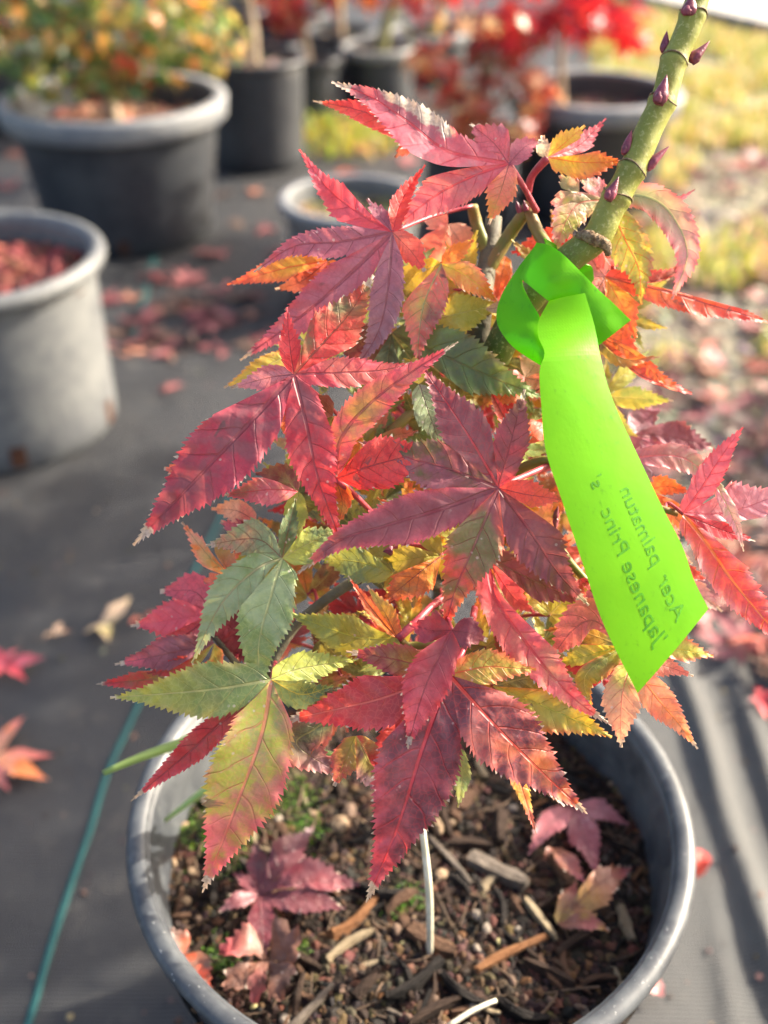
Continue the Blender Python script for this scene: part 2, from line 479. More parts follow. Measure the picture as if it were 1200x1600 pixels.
def fab_z(x, y):
    z = .010 + .006 * nz(x, y, 2.6, 1) + .0034 * nz(x, y * .8, 8, 2) + .0013 * nz(x, y * .6, 24, 3) + .004 * max(0, .25 - abs(nz(x * 1.4, y, 4.5, 8))) 
    for (x0, sl, h, w, y0, y1) in RIDGES:
        xc = x0 + sl * (y - .45) + .010 * nz(0, y, 6, x0 * 40)
        if abs(x - xc) < 4 * w:
            z += h * math.exp(-((x - xc) / w) ** 2) * sstep(y0 - .1, y0 + .1, y) * (1 - sstep(y1 - .2, y1, y)) * (.75 + .35 * nz(0, y, 9, x0 * 77))
    for (yc, sl, h, w, xa, xb) in [(.86, .18, .006, .035, -.9, .1), (.74, -.12, .004, .03, -.8, 0), (1.04, .1, .005, .03, -.3, .3), (1.15, -.05, .003, .02, -.5, .2)]:
        d = y - (yc + sl * x + .02 * nz(x, 0, 4, yc * 9))
        z += h * math.exp(-(d / w) ** 2) * sstep(xa - .1, xa + .15, x) * (1 - sstep(xb - .15, xb, x))
    # flat where the pots stand
    for (cx, cy, r) in [(0.012, .325, .115), (-.462, 1.10, .13)]:
        dd = math.hypot(x - cx, y - cy)
        z = z + (.010 - z) * (1 - sstep(r, r + .07, dd))
    return max(z, .004)

g = NT('fabric'); oc = g.coord('Object')
sepx = g.n('ShaderNodeSeparateXYZ'); g.set(sepx.inputs[0], oc)
wx = g.math('SINE', g.math('MULTIPLY', sepx.outputs[0], 2 * math.pi / .0022))
wy = g.math('SINE', g.math('MULTIPLY', sepx.outputs[1], 2 * math.pi / .0030))
weave = g.math('ADD', g.math('ADD', g.math('MULTIPLY', wx, .5), g.math('MULTIPLY', wy, .7)), g.math('MULTIPLY', wx, wy))
n1 = g.noise(7, 5, .62, oc); n2 = g.noise(42, 5, .65, oc); n3 = g.noise(300, 3, .6, oc)
cf = g.mix(g.ramp(n1, .3, .7), (.016, .018, .023), (.030, .032, .037))
cf = g.mix(g.ramp(n2, .52, .72, 0, .35), cf, (.12, .11, .095))
sunlit_tint = g.math('MULTIPLY', g.ramp(sepx.outputs[0], .10, .27), g.ramp(sepx.outputs[1], 1.3, .6))
cf = g.mix(g.math('MULTIPLY', sunlit_tint, g.ramp(n1, .25, .7, .35, .8)), cf, (.125, .125, .12))   # pale dusty tint painting in sunlit brightness near the cut edge          # over scattered dust
cf = g.mix(g.ramp(n3, .64, .76, 0, .4), cf, (.18, .165, .14))
cf = g.mix(g.ramp(weave, -1, 1.2, .35, 0), cf, (.012, .012, .014))
rf = g.math('ADD', g.math('MULTIPLY', n2, .2), .46)
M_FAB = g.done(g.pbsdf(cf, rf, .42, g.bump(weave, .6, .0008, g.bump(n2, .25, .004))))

def sheet(name, xs, ys, zf, mat, parent=None, xmap=None):
    V = []; Fq = []
    for y in ys:
        for x in xs:
            X = xmap(x, y) if xmap else x
            V.append((X, y, zf(X, y)))
    m = len(xs)
    for j in range(len(ys) - 1):
        for i in range(m - 1):
            a = j * m + i; Fq.append((a, a + 1, a + m + 1, a + m))
    return link(name, mesh(name, V, Fq), mat, parent)

g = NT('gravel_soil'); oc = g.coord('Object')
n1 = g.noise(1.7, 5, .6, oc); n2 = g.noise(26, 5, .7, oc)
v1 = g.n('ShaderNodeTexVoronoi', feature='F1'); v1.inputs['Scale'].default_value = 85; g.set(v1.inputs['Vector'], oc)
cg = g.mix(v1.outputs['Color'], (.16, .145, .125), (.30, .28, .25))
cg = g.mix(g.ramp(n2, .40, .62), cg, (.105, .085, .06))
cg = g.mix(g.ramp(n1, .42, .62), cg, (.27, .24, .15))
M_GROUND = g.done(g.pbsdf(cg, .85, .25, g.bump(v1.outputs['Distance'], .6, .01, g.bump(n2, .5, .01))))
gr = sheet('ground', [-120, -20, -6, -2, 0, .5, 1, 2, 4, 8, 30, 120], [-60, -10, -2, 0, .5, 1, 1.5, 2, 3, 4, 6, 20, 100, 300], lambda x, y: 0.0, M_GROUND)
tag(gr, 'grey brown gravel and soil beside the black fabric', 'ground', kind='structure')

NX = 210
def frange(a, b, n): return [a + (b - a) * i / (n - 1) for i in range(n)]
def xm_near(s, y):     # s in 0..1 from far left to the cut edge, denser on the right
    return -1.6 + (fab_edge(y) + 1.6) * (1 - (1 - s) ** 1.6)
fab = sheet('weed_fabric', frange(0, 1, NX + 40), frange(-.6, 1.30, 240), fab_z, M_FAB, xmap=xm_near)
tag(fab, 'near sheet of black woven weed fabric under the foreground pot', 'fabric', kind='structure')
sm = fab.modifiers.new('thickness', 'SOLIDIFY'); sm.thickness = .0012; sm.offset = -1
def far_z(x, y): return .0055 + .006 * sstep(1.5, 1.2, y) * 0 + max(0, .0022 * nz(x, y, 4, 5)) + .007 * math.exp(-((y - 1.62 - .2 * x) / .03) ** 2) * .5
def xm_far(s, y): return -7 + (fab_edge(y) + .0 + 7) * (1 - (1 - s) ** 2.2)
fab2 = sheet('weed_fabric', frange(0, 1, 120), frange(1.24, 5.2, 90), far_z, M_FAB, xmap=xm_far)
tag(fab2, 'far sheet of black woven weed fabric under the background pots', 'fabric', kind='structure')
# folded hem of the near sheet, where one sheet laps over the other
mb = MB(); mb.tube([(x, 1.30 + .004 * nz(x, 0, 5, 3), fab_z(x, 1.30) + .001) for x in frange(-1.55, .40, 40)], .0042, 8, n=120, ell=.6)
mb.build('hem', M_FAB, fab)
# woven teal marker stripes
M_TEAL = mat_plain('teal_thread', (.010, .075, .075), (.024, .12, .115), 400, .6, .3, .5, 900, .0006)
def stripe(pts, w, zf, parent):
    C = crom([(p[0], p[1], 0) for p in pts], 90); V = []; Fq = []
    for i, p in enumerate(C):
        t = (C[min(i + 1, 90)] - C[max(i - 1, 0)]).normalized(); nrm = Vector((-t.y, t.x, 0))
        for s in (-1, -.5, 0, .5, 1):
            q = p + nrm * (w / 2 * s * (1 + .08 * nz(i * .1, s, 3, 2)))
            V.append((q.x, q.y, zf(q.x, q.y) + .0012 + .0010 * (1 - s * s)))
    for i in range(90):
        for k in range(4):
            a = i * 5 + k; Fq.append((a, a + 1, a + 6, a + 5))
    link('stripe', mesh('stripe', V, Fq), M_TEAL, parent)
sp = [gz(u, v, .012) for (u, v) in [(30, 1650), (45, 1600), (75, 1490), (104, 1400), (138, 1300), (166, 1205), (212, 1105), (275, 960), (343, 814), (372, 740), (400, 650)]]
stripe([(p.x, p.y) for p in sp if p.y < 1.29], .0050, fab_z, fab)
sp = [gz(u, v, .006) for (u, v) in [(205, 548), (213, 510), (227, 465), (237, 418), (262, 330)]]
stripe([(p.x, p.y) for p in sp], .008, far_z, fab2)

# pale road and its dark edging beyond the grass
g = NT('pale_road'); oc = g.coord('Object')
M_ROAD = g.done(g.pbsdf(g.mix(g.noise(12, 5, .7, oc), (.42, .40, .36), (.62, .59, .53)), .85, .2, g.bump(g.noise(60, 4, .6, oc), .5, .01)))
def road_e(x): return max(1.6, 3.83 - 1.85 * (x - 1.0))
V = []; Fq = []
for i, x in enumerate(frange(.2, 2.2, 15) + frange(2.5, 14, 15)):
    V += [(x, road_e(x), .012), (x, road_e(x) + 3.5, .014), (x, 60, .014)]
for i in range(29):
    a = i * 3; Fq += [(a, a + 3, a + 4, a + 1), (a + 1, a + 4, a + 5, a + 2)]
rd = link('road', mesh('road', V, Fq), M_ROAD); tag(rd, 'pale sunlit gravel road beyond the dry grass', 'road', kind='structure')
mb = MB(); mb.tube([(x, road_e(x), .02) for x in (.5, 1, 1.6, 2.1)], .030, 8, n=30, ell=1.2)
o = mb.build('edging_board', mat_plain('dark_timber', (.05, .045, .04), (.10, .09, .08), 20)); tag(o, 'dark timber edging along the pale gravel road', 'edging')

# loose stones and dry grass
def stones(name, n, region, lo, hi, cols, zf):
    V = []; Fq = []; Cc = []
    for _ in range(n):
        x, y = region(); r = lo * (hi / lo) ** (R.random() ** 1.8)
        c = tuple(k * R.uniform(.7, 1.25) for k in R.choice(cols)); b = len(V); a0 = R.uniform(0, 6)
        z = zf(x, y)
        for k in range(5):
            a = a0 + k * 1.2566; rr = r * R.uniform(.75, 1.2)
            V.append((x + rr * math.cos(a), y + rr * math.sin(a), z + r * R.uniform(.0, .35))); Cc.append(c)
        V.append((x + R.uniform(-.3, .3) * r, y + R.uniform(-.3, .3) * r, z + r * R.uniform(.5, .95))); Cc.append(c)
        V.append((x, y, z - r * .3)); Cc.append(c)
        for k in range(5):
            Fq.append((b + k, b + (k + 1) % 5, b + 5)); Fq.append((b + (k + 1) % 5, b + k, b + 6))
    return mesh(name, V, Fq, Cc)
M_STONE = mat_plain('stone', (.75, .75, .75), (1.15, 1.1, 1.05), 90, .8, .3, .5, 500, .001, use_col=True)
def reg_gravel():
    y = .45 + 2.0 * R.random() ** 1.3
    return fab_edge(y) - .01 + R.random() ** 1.2 * (1.0 + y * .2), y
o = link('gravel', stones('gravel', 7500, reg_gravel, .003, .013, [(.22, .21, .20), (.33, .31, .28), (.14, .13, .12), (.38, .33, .26)], lambda x, y: .001), M_STONE, smooth=False)
tag(o, 'loose grey gravel stones along the cut edge of the fabric', 'gravel', kind='stuff')

M_GRASS = mat_leaf('dry_grass_blade', trans=.4, detail=False)
def blades(name, n, region, hmin, hmax, cols, zf, wid=.0028, lean=.7):
    V = []; Fq = []; Cc = []
    for _ in range(n):
        x, y = region(); h = R.uniform(hmin, hmax); a = R.uniform(0, 6.283); le = R.uniform(.15, lean)
        d = Vector((math.cos(a), math.sin(a), 0)); p = Vector((-d.y, d.x, 0)) * wid * R.uniform(.6, 1.3)
        c = tuple(k * R.uniform(.75, 1.25) for k in R.choice(cols)); b = len(V); z = zf(x, y)
        q0 = Vector((x, y, z)); q1 = q0 + d * h * le * .35 + Vector((0, 0, h * .62)); q2 = q0 + d * h * le * 1.15 + Vector((0, 0, h * (1 - .55 * le)))
        V += [q0 - p, q0 + p, q1 + p * .8, q1 - p * .8, q2]; Cc += [c] * 5
        Fq += [(b, b + 1, b + 2, b + 3), (b + 3, b + 2, b + 4)]
    return mesh(name, V, Fq, Cc)
STRAW = [lin((214, 200, 140)), lin((200, 184, 110)), lin((180, 176, 84)), lin((160, 174, 70)), lin((226, 216, 170)), lin((130, 150, 60)), lin((176, 188, 90))]
def reg_grass():
    while True:
        y = 1.25 + 2.75 * R.random(); x = fab_edge(y) + .01 + R.random() * 1.9
        if y < road_e(x) - .05 and nz(x, y, 4.0, 6) + nz(x, y, 11, 2) * .6 + (y - 1.35) * .22 > .16: return x, y
o = link('dry_grass', blades('dry_grass', 13000, reg_grass, .02, .075, STRAW, lambda x, y: 0.0, .0026, 1.5), M_GRASS, smooth=False)
tag(o, 'short dry yellow grass patch to the right beyond the fabric', 'grass', kind='stuff')
WEEDC = [lin((150, 170, 50)), lin((190, 190, 70)), lin((120, 150, 50)), lin((200, 170, 90))]
def reg_weed():
    a = R.uniform(0, 6.28); r = R.random() ** .6
    return -.07 + .17 * r * math.cos(a), 2.35 + .16 * r * math.sin(a)
o = link('weed_patch', blades('weed_patch', 300, reg_weed, .02, .06, WEEDC, lambda x, y: .006, .003, 1.3), M_GRASS, smooth=False)
tag(o, 'low yellow green weeds growing through fabric between background pots', 'weeds', kind='stuff')

# ------------------------------------------------------------------ pots
M_POT_FG = mat_pot('pot_plastic_foreground', (.030, .034, .042), (.15, .16, .165), .44, .55, 1.9)
M_POT_DK = mat_pot('pot_plastic_dark', (.020, .023, .030), (.085, .09, .095), .45, .5, .6)
M_POT_GY = mat_pot('pot_plastic_weathered', (.085, .09, .097), (.215, .22, .21), .55, .55)
M_RIM_GY = mat_pot('pot_rim_weathered', (.15, .16, .18), (.30, .30, .28), .50, .8)
M_HOLE = mat_plain('drain_hole_rust', (.05, .025, .018), (.11, .05, .03), 60, .9, .1)
M_MULCH = mat_plain('mulch_base', (.035, .025, .02), (.10, .06, .045), 90, .9, .1, .8, 200, .004)

def make_pot(label, cx, cy, rt, rb, h, mat, rim_mat, lip=(.03, .012), soil=.05, group=None, holes=(), z0=.010, name='plant_pot', ribs=0, rolled=False):
    if cy > 1.3: z0 = .0065
    root = empty(name, (cx, cy, z0)); tag(root, label, 'pot', group)
    lh, lo = lip; ri = rt - lo
    def rad(z): return rb + (ri - rb) * z / h
    prof = [(.001, .004), (rb - .010, .0), (rb - .003, .001), (rb, .005)]
    for k in range(1, 9): prof.append((rad(h * k / 8.0) - (.0005 if k == 8 else 0), h * k / 8.0 - (.002 if k == 8 else 0)))
    zz = h - .002
    inner = []
    for k in range(0, 28):
        z = zz - k * (h - .012) / 27
        rip = .0009 * math.sin(k * 2.2) if ribs and k < 12 else 0
        inner.append((rad(z) - .0035 + rip, z))
    prof += inner + [(.001, .012)]
    mb = MB(); mb.lathe(prof, 96, (cx, cy, z0)); mb.build('wall', mat, root)
    # lip
    ring = []
    if rolled:
        rr = lh / 2
        for k in range(14):
            a = 2 * math.pi * k / 14; ring.append((ri + lo / 2 - .001 + (lo / 2 + .002) * math.cos(a), h - rr * .55 + rr * math.sin(a)))
    else:
        e = .0025
        ring = [(ri - .006, h - .001), (ri - .004, h + e * .8), (rt - e, h + e * .6), (rt, h - e), (rt - .003, h - lh + e), (rt - .003 - e, h - lh), (ri + .001, h - lh + .001), (ri - .003, h - .010)]
    mb = MB(); mb.lathe(ring, 96, (cx, cy, z0), closed=True); mb.build('rim', rim_mat, root)
    for (ang, zc, w, hh) in holes:
        V = []; Fq = []
        for j in range(5):
            for k in range(5):
                a = ang + w * (j / 4 - .5); z = zc + hh * (k / 4 - .5); rr = rad(z) + .0012
                V.append((cx + rr * math.cos(a), cy + rr * math.sin(a), z0 + z))
        for j in range(4):
            for k in range(4): Fq.append((j * 5 + k, j * 5 + k + 5, j * 5 + k + 6, j * 5 + k + 1))
        link('drain_hole', mesh('drain_hole', V, Fq), M_HOLE, root)
    return root
def pot_soil(label, cx, cy, r, z, cols, n, lo=.006, hi=.02):
    def reg():
        a = R.uniform(0, 6.283); q = r * .97 * math.sqrt(R.random()); return cx + q * math.cos(a), cy + q * math.sin(a)
    me = stones('mulch', n, reg, lo, hi, cols, lambda x, y: z + .004 * nz(x, y, 20, 3))
    b = len(me.vertices)
    V = [tuple(v.co) for v in me.vertices]; Fq = [tuple(p.vertices) for p in me.polygons]
    cc = [0.0] * (4 * b); me.color_attributes['Col'].data.foreach_get('color', cc)
    Cc = [tuple(cc[4 * i:4 * i + 3]) for i in range(b)]
    bpy.data.meshes.remove(me)
    V.append((cx, cy, z)); Cc.append((.04, .03, .025))
    for k in range(48):
        a = 2 * math.pi * k / 48; V.append((cx + r * math.cos(a), cy + r * math.sin(a), z)); Cc.append((.04, .03, .025))
    for k in range(48): Fq.append((b, b + 1 + k, b + 1 + (k + 1) % 48))
    o = link('mulch', mesh('mulch', V, Fq, Cc), M_STONE, smooth=False)
    return tag(o, label, 'mulch', kind='stuff')

# the foreground pot
FGX, FGY = 0.0125, .322
RIMZ = .250; FGZ0 = .010
make_pot('black plastic nursery pot holding the maple with the green tape tag', FGX, FGY, .1335, .108, RIMZ - FGZ0, M_POT_FG, M_POT_FG,
         lip=(.0075, .0058), ribs=1, rolled=True)
# weathered pot on the left
make_pot('pale weathered grey pot with rolled rim, filled with red mulch', -.462, 1.10, .146, .129, .212, M_POT_GY, M_POT_GY, lip=(.020, .014), rolled=True,
         holes=[(-1.18, .022, .13, .026), (-.12, .022, .11, .03)])
pot_soil('red brown leaf mulch in the pale weathered pot', -.462, 1.10, .124, .010 + .180, [lin((92, 40, 36)), lin((116, 54, 48)), lin((70, 36, 34)), lin((130, 72, 64))], 800, .006, .017)
# big dark pot with wide rim
make_pot('wide dark pot with broad pale rim holding the bushy green and orange maple', -.448, 1.78, .187, .142, .226, M_POT_DK, M_RIM_GY, lip=(.033, .016), holes=[(-1.45, .02, .10, .022)])
pot_soil('brown bark mulch in the wide pot with broad pale rim', -.448, 1.78, .155, .185, [lin((110, 80, 66)), lin((140, 100, 84)), lin((70, 56, 50)), lin((170, 120, 100))], 700, .006, .018)
# pot behind it
make_pot('dark straight-sided pot behind the wide pot, holding the maple with a bare tan trunk', -.262, 2.19, .107, .095, .205, M_POT_DK, M_POT_DK, lip=(.014, .007), soil=.03)
pot_soil('dark bark mulch in the straight-sided pot behind the wide pot', -.262, 2.19, .095, .195, [lin((110, 96, 86)), lin((150, 130, 116)), lin((70, 60, 56))], 350, .005, .013)
# pot at the right
RPX, RPY = .375, 1.92
make_pot('black pot with grey rim holding the bright red maple beside the grass', RPX, RPY, .156, .122, .205, M_POT_DK, M_RIM_GY, lip=(.030, .015), soil=.03)
pot_soil('brown mulch in the black pot of the bright red maple', RPX, RPY, .132, .165, [lin((110, 80, 66)), lin((90, 70, 60)), lin((140, 110, 96))], 420, .006, .015)
# low pale pot half hidden behind the leaves
make_pot('pale grey low pot in front of the dark straight-sided pot', -.048, 1.50, .108, .088, .150, M_POT_GY, M_RIM_GY, lip=(.016, .009), soil=.03)
pot_soil('yellowed mulch in the pale grey low pot', -.048, 1.50, .095, .125, [lin((130, 120, 80)), lin((100, 86, 66)), lin((150, 140, 90))], 300, .005, .013)
# row of pots further back
BACK = [(345, 106, .098, .130), (478, 100, .085, .125), (592, 84, .095, .130), (415, 76, .100, .120), (285, 72, .100, .120), (530, 58, .100, .110), (672, 60, .11, .12), (-30, 70, .15, .19), (745, 40, .10, .10), (455, 30, .11, .10), (360, 22, .11, .10)]
BP = []
for i, (u, v, r, h) in enumerate(BACK):
    q = gz(u, v, h); x, y = q.x, q.y + r * .6; BP.append((x, y, h))
    lab = {0: 'holding the thin orange pink maple', 1: 'holding the pink and red maple', 2: 'holding the maple with the leaning yellow green stem', 4: 'holding the yellowing green maple', 5: 'holding the olive leaved maple', 6: 'holding the scarlet maple behind the dark red one', 7: 'holding the pale orange maple by the timber board'}.get(i)
    make_pot('dark back row pot ' + lab if lab else 'dark nursery pot with bare mulch in the crowded back row', x, y, r, r * .86, h, M_POT_DK, M_RIM_GY if i in (7, 2, 4, 6) else M_POT_DK, lip=(.020, .009), group='dark pots in the back rows' if not lab else None)
    o = pot_soil('dark mulch filling a pot of the back row', x, y, r * .86, h - .02, [lin((90, 76, 68)), lin((120, 100, 90))], 60, .008, .02); o['group'] = 'mulch in the back row pots'
# timber board lying behind the wide pot
mb = MB(); mb.tube([(-1.60, 2.62, .045), (-.62, 2.42, .045)], .035, 4, n=6, ell=.8)
o = mb.build('timber_board', mat_plain('raw_timber', (.42, .30, .17), (.55, .41, .25), 14, .7, .2), smooth=False); tag(o, 'raw tan timber board lying on fabric behind the wide pot', 'board')

# ------------------------------------------------------------------ background maples
M_BARK_TAN = mat_plain('bark_tan', (.36, .27, .19), (.52, .42, .30), 60, .75, .2, .5, 300, .002)
M_BARK_GRN = mat_plain('bark_green', (.20, .22, .09), (.34, .33, .15), 40, .6, .3, .3, 260, .001)
def crown_mesh(blobs, size, curl=.35):
    V = []; Fq = []; Cc = []
    for (c, rad, n, cols) in blobs:
        for _ in range(n):
            while True:
                q = Vector((R.uniform(-1, 1), R.uniform(-1, 1), R.uniform(-1, 1)))
                if q.length < 1: break
            p = Vector(c) + Vector((q.x * rad[0], q.y * rad[1], q.z * rad[2]))
            nrm = Vector((q.x, q.y, q.z + .5)) + Vector((R.uniform(-.8, .8), R.uniform(-.8, .8), R.uniform(-.6, .6))); nrm.normalize()
            t1 = nrm.cross(Vector((R.uniform(-1, 1), R.uniform(-1, 1), R.uniform(-1, 1)))).normalized(); t2 = nrm.cross(t1)
            s = size * R.uniform(.6, 1.25); cl = tuple(k * R.uniform(.75, 1.25) for k in R.choice(cols)); b = len(V)
            V.append(p); Cc.append(cl)
            k0 = 0
            for j, (ang, L) in enumerate([(-130, .35), (-85, .75), (-42, .95), (0, 1.0), (42, .95), (85, .75), (130, .35)]):
                for (da, f, dz) in ((-17, .34, 0), (-6, .62, -.02), (0, 1, -.18)) + (((6, .62, -.02),) if j < 7 else ()):
                    a = math.radians(ang + da); rr = s * L * f
                    V.append(p + t1 * (rr * math.sin(a)) + t2 * (rr * math.cos(a)) + nrm * (dz * s * curl * 2)); Cc.append(cl); k0 += 1
            for k in range(k0 - 1): Fq.append((b, b + 1 + k, b + 2 + k))
    return mesh('crown', V, Fq, Cc)
def bg_tree(label, base, trunk_pts, r0, blobs, size, mat=None, limbs=(), group=None, cat='tree', name='maple_tree'):
    root = empty(name, base); tag(root, label, cat, group)
    mb = MB(); P = [Vector(base)] + [Vector(p) for p in trunk_pts]
    mb.tube(P, [r0, r0 * .8, r0 * .5], 10, n=16, jit=.04)
    for lp in limbs: mb.tube([Vector(p) for p in lp], [r0 * .5, r0 * .2], 6, n=8)
    for (c, rad, n, cols) in blobs:
        mb.tube([P[-1], Vector(c)], [r0 * .45, r0 * .15], 6, n=6)
    mb.build('trunk', mat or M_BARK_TAN, root)
    link('crown', crown_mesh(blobs, size), M_CROWN, root, smooth=False)
    return root
def cc(*a): return [lin(x) for x in a]
GRNS = cc((86, 120, 66), (110, 144, 74), (144, 162, 84), (74, 108, 72), (186, 186, 110), (96, 136, 82)); 
ORGS = cc((220, 150, 80), (230, 190, 110), (200, 90, 70), (180, 160, 70), (200, 130, 80))
REDS = cc((196, 42, 58), (180, 34, 52), (210, 62, 62), (186, 60, 80))
PNKS = cc((196, 92, 98), (186, 70, 76), (200, 120, 110), (170, 52, 58))
DRED = cc((160, 66, 62), (190, 84, 70), (150, 84, 70), (214, 124, 92), (220, 186, 150), (206, 160, 130))
b = (-.45, 1.78, .185)
bg_tree('bushy maple with small green, yellow and orange leaves in the wide pot', b, [(-.455, 1.78, .23), (-.45, 1.79, .34)], .014,
        [((-.55, 1.74, .36), (.15, .15, .12), 330, GRNS * 2 + ORGS[:2]), ((-.40, 1.80, .38), (.15, .16, .13), 330, GRNS * 2 + ORGS), ((-.31, 1.74, .33), (.10, .09, .07), 110, ORGS[:2] + GRNS), ((-.47, 1.74, .285), (.14, .11, .045), 150, GRNS * 2 + ORGS[2:]), ((-.64, 1.78, .40), (.08, .10, .10), 120, GRNS + ORGS), ((-.45, 1.8, .5), (.25, .18, .12), 260, GRNS * 2 + ORGS)], .026)
b = (-.262, 2.19, .195)
bg_tree('small maple with bare tan trunk in the straight-sided dark pot', b, [(-.258, 2.19, .25), (-.265, 2.20, .34)], .0115,
        [((-.285, 2.22, .365), (.085, .09, .045), 130, GRNS + DRED[2:4]), ((-.22, 2.22, .385), (.10, .10, .05), 100, GRNS + ORGS)], .032)
def back_tree(label, k, cols, n, size, lean=0.0, mat=None, hz=.16, r=.013):
    x, y, h = BP[k]; b = (x, y, h - .022)
    bg_tree(label, b, [(x + lean * .5, y - .02, h + hz * .5), (x + lean, y - .03, h + hz)], r,
            [((x + lean - .05, y - .05, h + hz), (.08, .08, .06), n // 2, cols), ((x + lean + .05, y - .03, h + hz + .04), (.09, .09, .07), n // 2, cols), ((x + lean, y, h + hz + .16), (.14, .12, .08), n // 2, cols)], size, mat)
back_tree('thin maple with orange pink leaves in a back row pot', 0, PNKS + ORGS[:2], 110, .036, -.02)
back_tree('maple with pink and red leaves in a back row pot beside the straight-sided pot', 1, PNKS + ORGS[:1], 110, .040, -.01, hz=.13)
back_tree('maple with red leaves and a leaning yellow green stem in a back row pot', 2, PNKS + REDS[2:3] + ORGS[:1], 90, .042, .05, M_BARK_GRN, r=.016)
back_tree('maple with yellowing green leaves in a back row pot', 4, GRNS + ORGS, 130, .036)
back_tree('maple with olive leaves at the rear of the crowded pots', 5, GRNS + DRED, 120, .040, 0, None, .14)
back_tree('maple with scarlet leaves standing behind the dark red maple', 6, REDS + ORGS[2:3] + PNKS[:1], 56, .044, .03, M_BARK_GRN, .10)
back_tree('maple with pale orange leaves at the end of the back row', 7, ORGS + PNKS, 120, .036)
b = (RPX - .055, RPY, .170)
bg_tree('bright red maple in the black pot with grey rim', b, [(RPX - .065, RPY - .01, .24), (RPX - .075, RPY - .03, .32)], .0080,
        [((RPX - .145, RPY - .05, .325), (.075, .09, .035), 40, REDS), ((RPX - .03, RPY - .06, .345), (.085, .09, .032), 44, REDS), ((RPX + .04, RPY - .04, .315), (.035, .05, .03), 14, REDS), ((RPX - .07, RPY, .40), (.19, .14, .05), 60, REDS)], .045, M_BARK_TAN)
# small dark red maple between the pots
make_pot('dark pot hidden behind the upper leaves, holding the dark red maple', .150, 1.86, .085, .075, .13, M_POT_DK, M_POT_DK, lip=(.02, .009))
pot_soil('dark mulch in the pot of the dark red maple', .150, 1.86, .072, .118, [lin((100, 84, 72)), lin((80, 64, 56))], 150, .005, .013)
b = (.150, 1.86, .115)
bg_tree('dark red and brown leaved maple with leaning stems between the background pots', b, [(.16, 1.85, .22), (.18, 1.84, .28)], .010,
        [((.14, 1.80, .225), (.065, .06, .045), 34, DRED), ((.20, 1.80, .275), (.07, .06, .045), 26, DRED + REDS[1:2]), ((.08, 1.84, .26), (.05, .06, .04), 26, DRED[3:] + REDS[2:3]), ((.18, 1.82, .33), (.1, .08, .03), 16, DRED[3:] + REDS), ((.17, 1.74, .18), (.08, .05, .05), 46, DRED), ((.24, 1.76, .24), (.05, .05, .05), 22, DRED)], .036, M_BARK_GRN,
        limbs=[[(.15, 1.86, .16), (.21, 1.82, .23), (.26, 1.78, .32)], [(.15, 1.86, .16), (.07, 1.85, .26), (.02, 1.84, .36)]])

# tall maple added out of view on the right; its crown shades the fabric left of the foreground pot
make_pot('large black pot of the added unseen shade maple', .95, 1.20, .17, .14, .24, M_POT_DK, M_POT_DK, z0=.0)
pot_soil('dark mulch in the large black pot of the added unseen shade maple', .95, 1.20, .145, .20, [lin((90, 76, 68)), lin((120, 100, 90))], 120, .008, .02)
bg_tree('added unseen tall red and green maple shading the fabric from the right', (.95, 1.20, .19), [(.94, 1.21, .40), (.92, 1.2, .58)], .013,
        [((.93, 1.02, .76), (.20, .20, .16), 330, DRED + GRNS), ((.93, 1.25, .80), (.20, .20, .18), 360, DRED + GRNS), ((.93, 1.42, .80), (.18, .16, .14), 200, GRNS + DRED)], .042)

def reg_grit():
    while True:
        y = .05 + 1.2 * R.random(); x = -.75 + R.random() * (fab_edge(y) + .73)
        if math.hypot(x - FGX, y - FGY) > .12 and math.hypot(x + .462, y - 1.1) > .14: return x, y
o = link('grit', stones('grit', 1500, reg_grit, .0006, .0032, [lin((120, 104, 88)), lin((84, 70, 60)), lin((150, 130, 110)), lin((60, 50, 46))], lambda x, y: fab_z(x, y) + .0008), M_STONE, smooth=False)
tag(o, 'fine soil crumbs and grit scattered on the near fabric', 'grit', kind='stuff')
# ------------------------------------------------------------------ potting mix in the foreground pot
SOILZ = .206; SR = .1265
def soil_z(x, y):
    d = math.hypot(x - FGX, y - FGY) / SR
    return SOILZ + .004 * nz(x, y, 18, 2) + .0025 * nz(x, y, 55, 4) - .004 * max(0, d - .7) + .004 * (1 - d)
M_SOIL = mat_plain('potting_mix_base', (.010, .008, .007), (.032, .024, .019), 220, .9, .15, 1.0, 500, .003)
mix = empty('potting_mix', (FGX, FGY, SOILZ)); tag(mix, 'dark bark potting mix with pebbles around the foreground maple stem', 'soil')
V = [Vector((FGX, FGY, soil_z(FGX, FGY)))]; Fq = []
NR, NS = 40, 120
for i in range(1, NR + 1):
    for k in range(NS):
        a = 2 * math.pi * k / NS; r = SR * i / NR
        x, y = FGX + r * math.cos(a), FGY + r * math.sin(a); V.append(Vector((x, y, soil_z(x, y))))
for k in range(NS): Fq.append((0, 1 + k, 1 + (k + 1) % NS))
for i in range(NR - 1):
    for k in range(NS):
        a = 1 + i * NS + k; b = 1 + i * NS + (k + 1) % NS; Fq.append((a, a + NS, b + NS, b))
link('bed', mesh('bed', V, Fq), M_SOIL, mix)
def reg_soil():
    a = R.uniform(0, 6.283); q = SR * .98 * math.sqrt(R.random()); return FGX + q * math.cos(a), FGY + q * math.sin(a)
o = link('crumbs', stones('crumbs', 11000, reg_soil, .0008, .0036, [lin((58, 42, 34)), lin((40, 30, 26)), lin((78, 58, 46)), lin((30, 24, 22)), lin((88, 66, 48))], soil_z), M_STONE, mix, smooth=False)
o['kind'] = 'stuff'
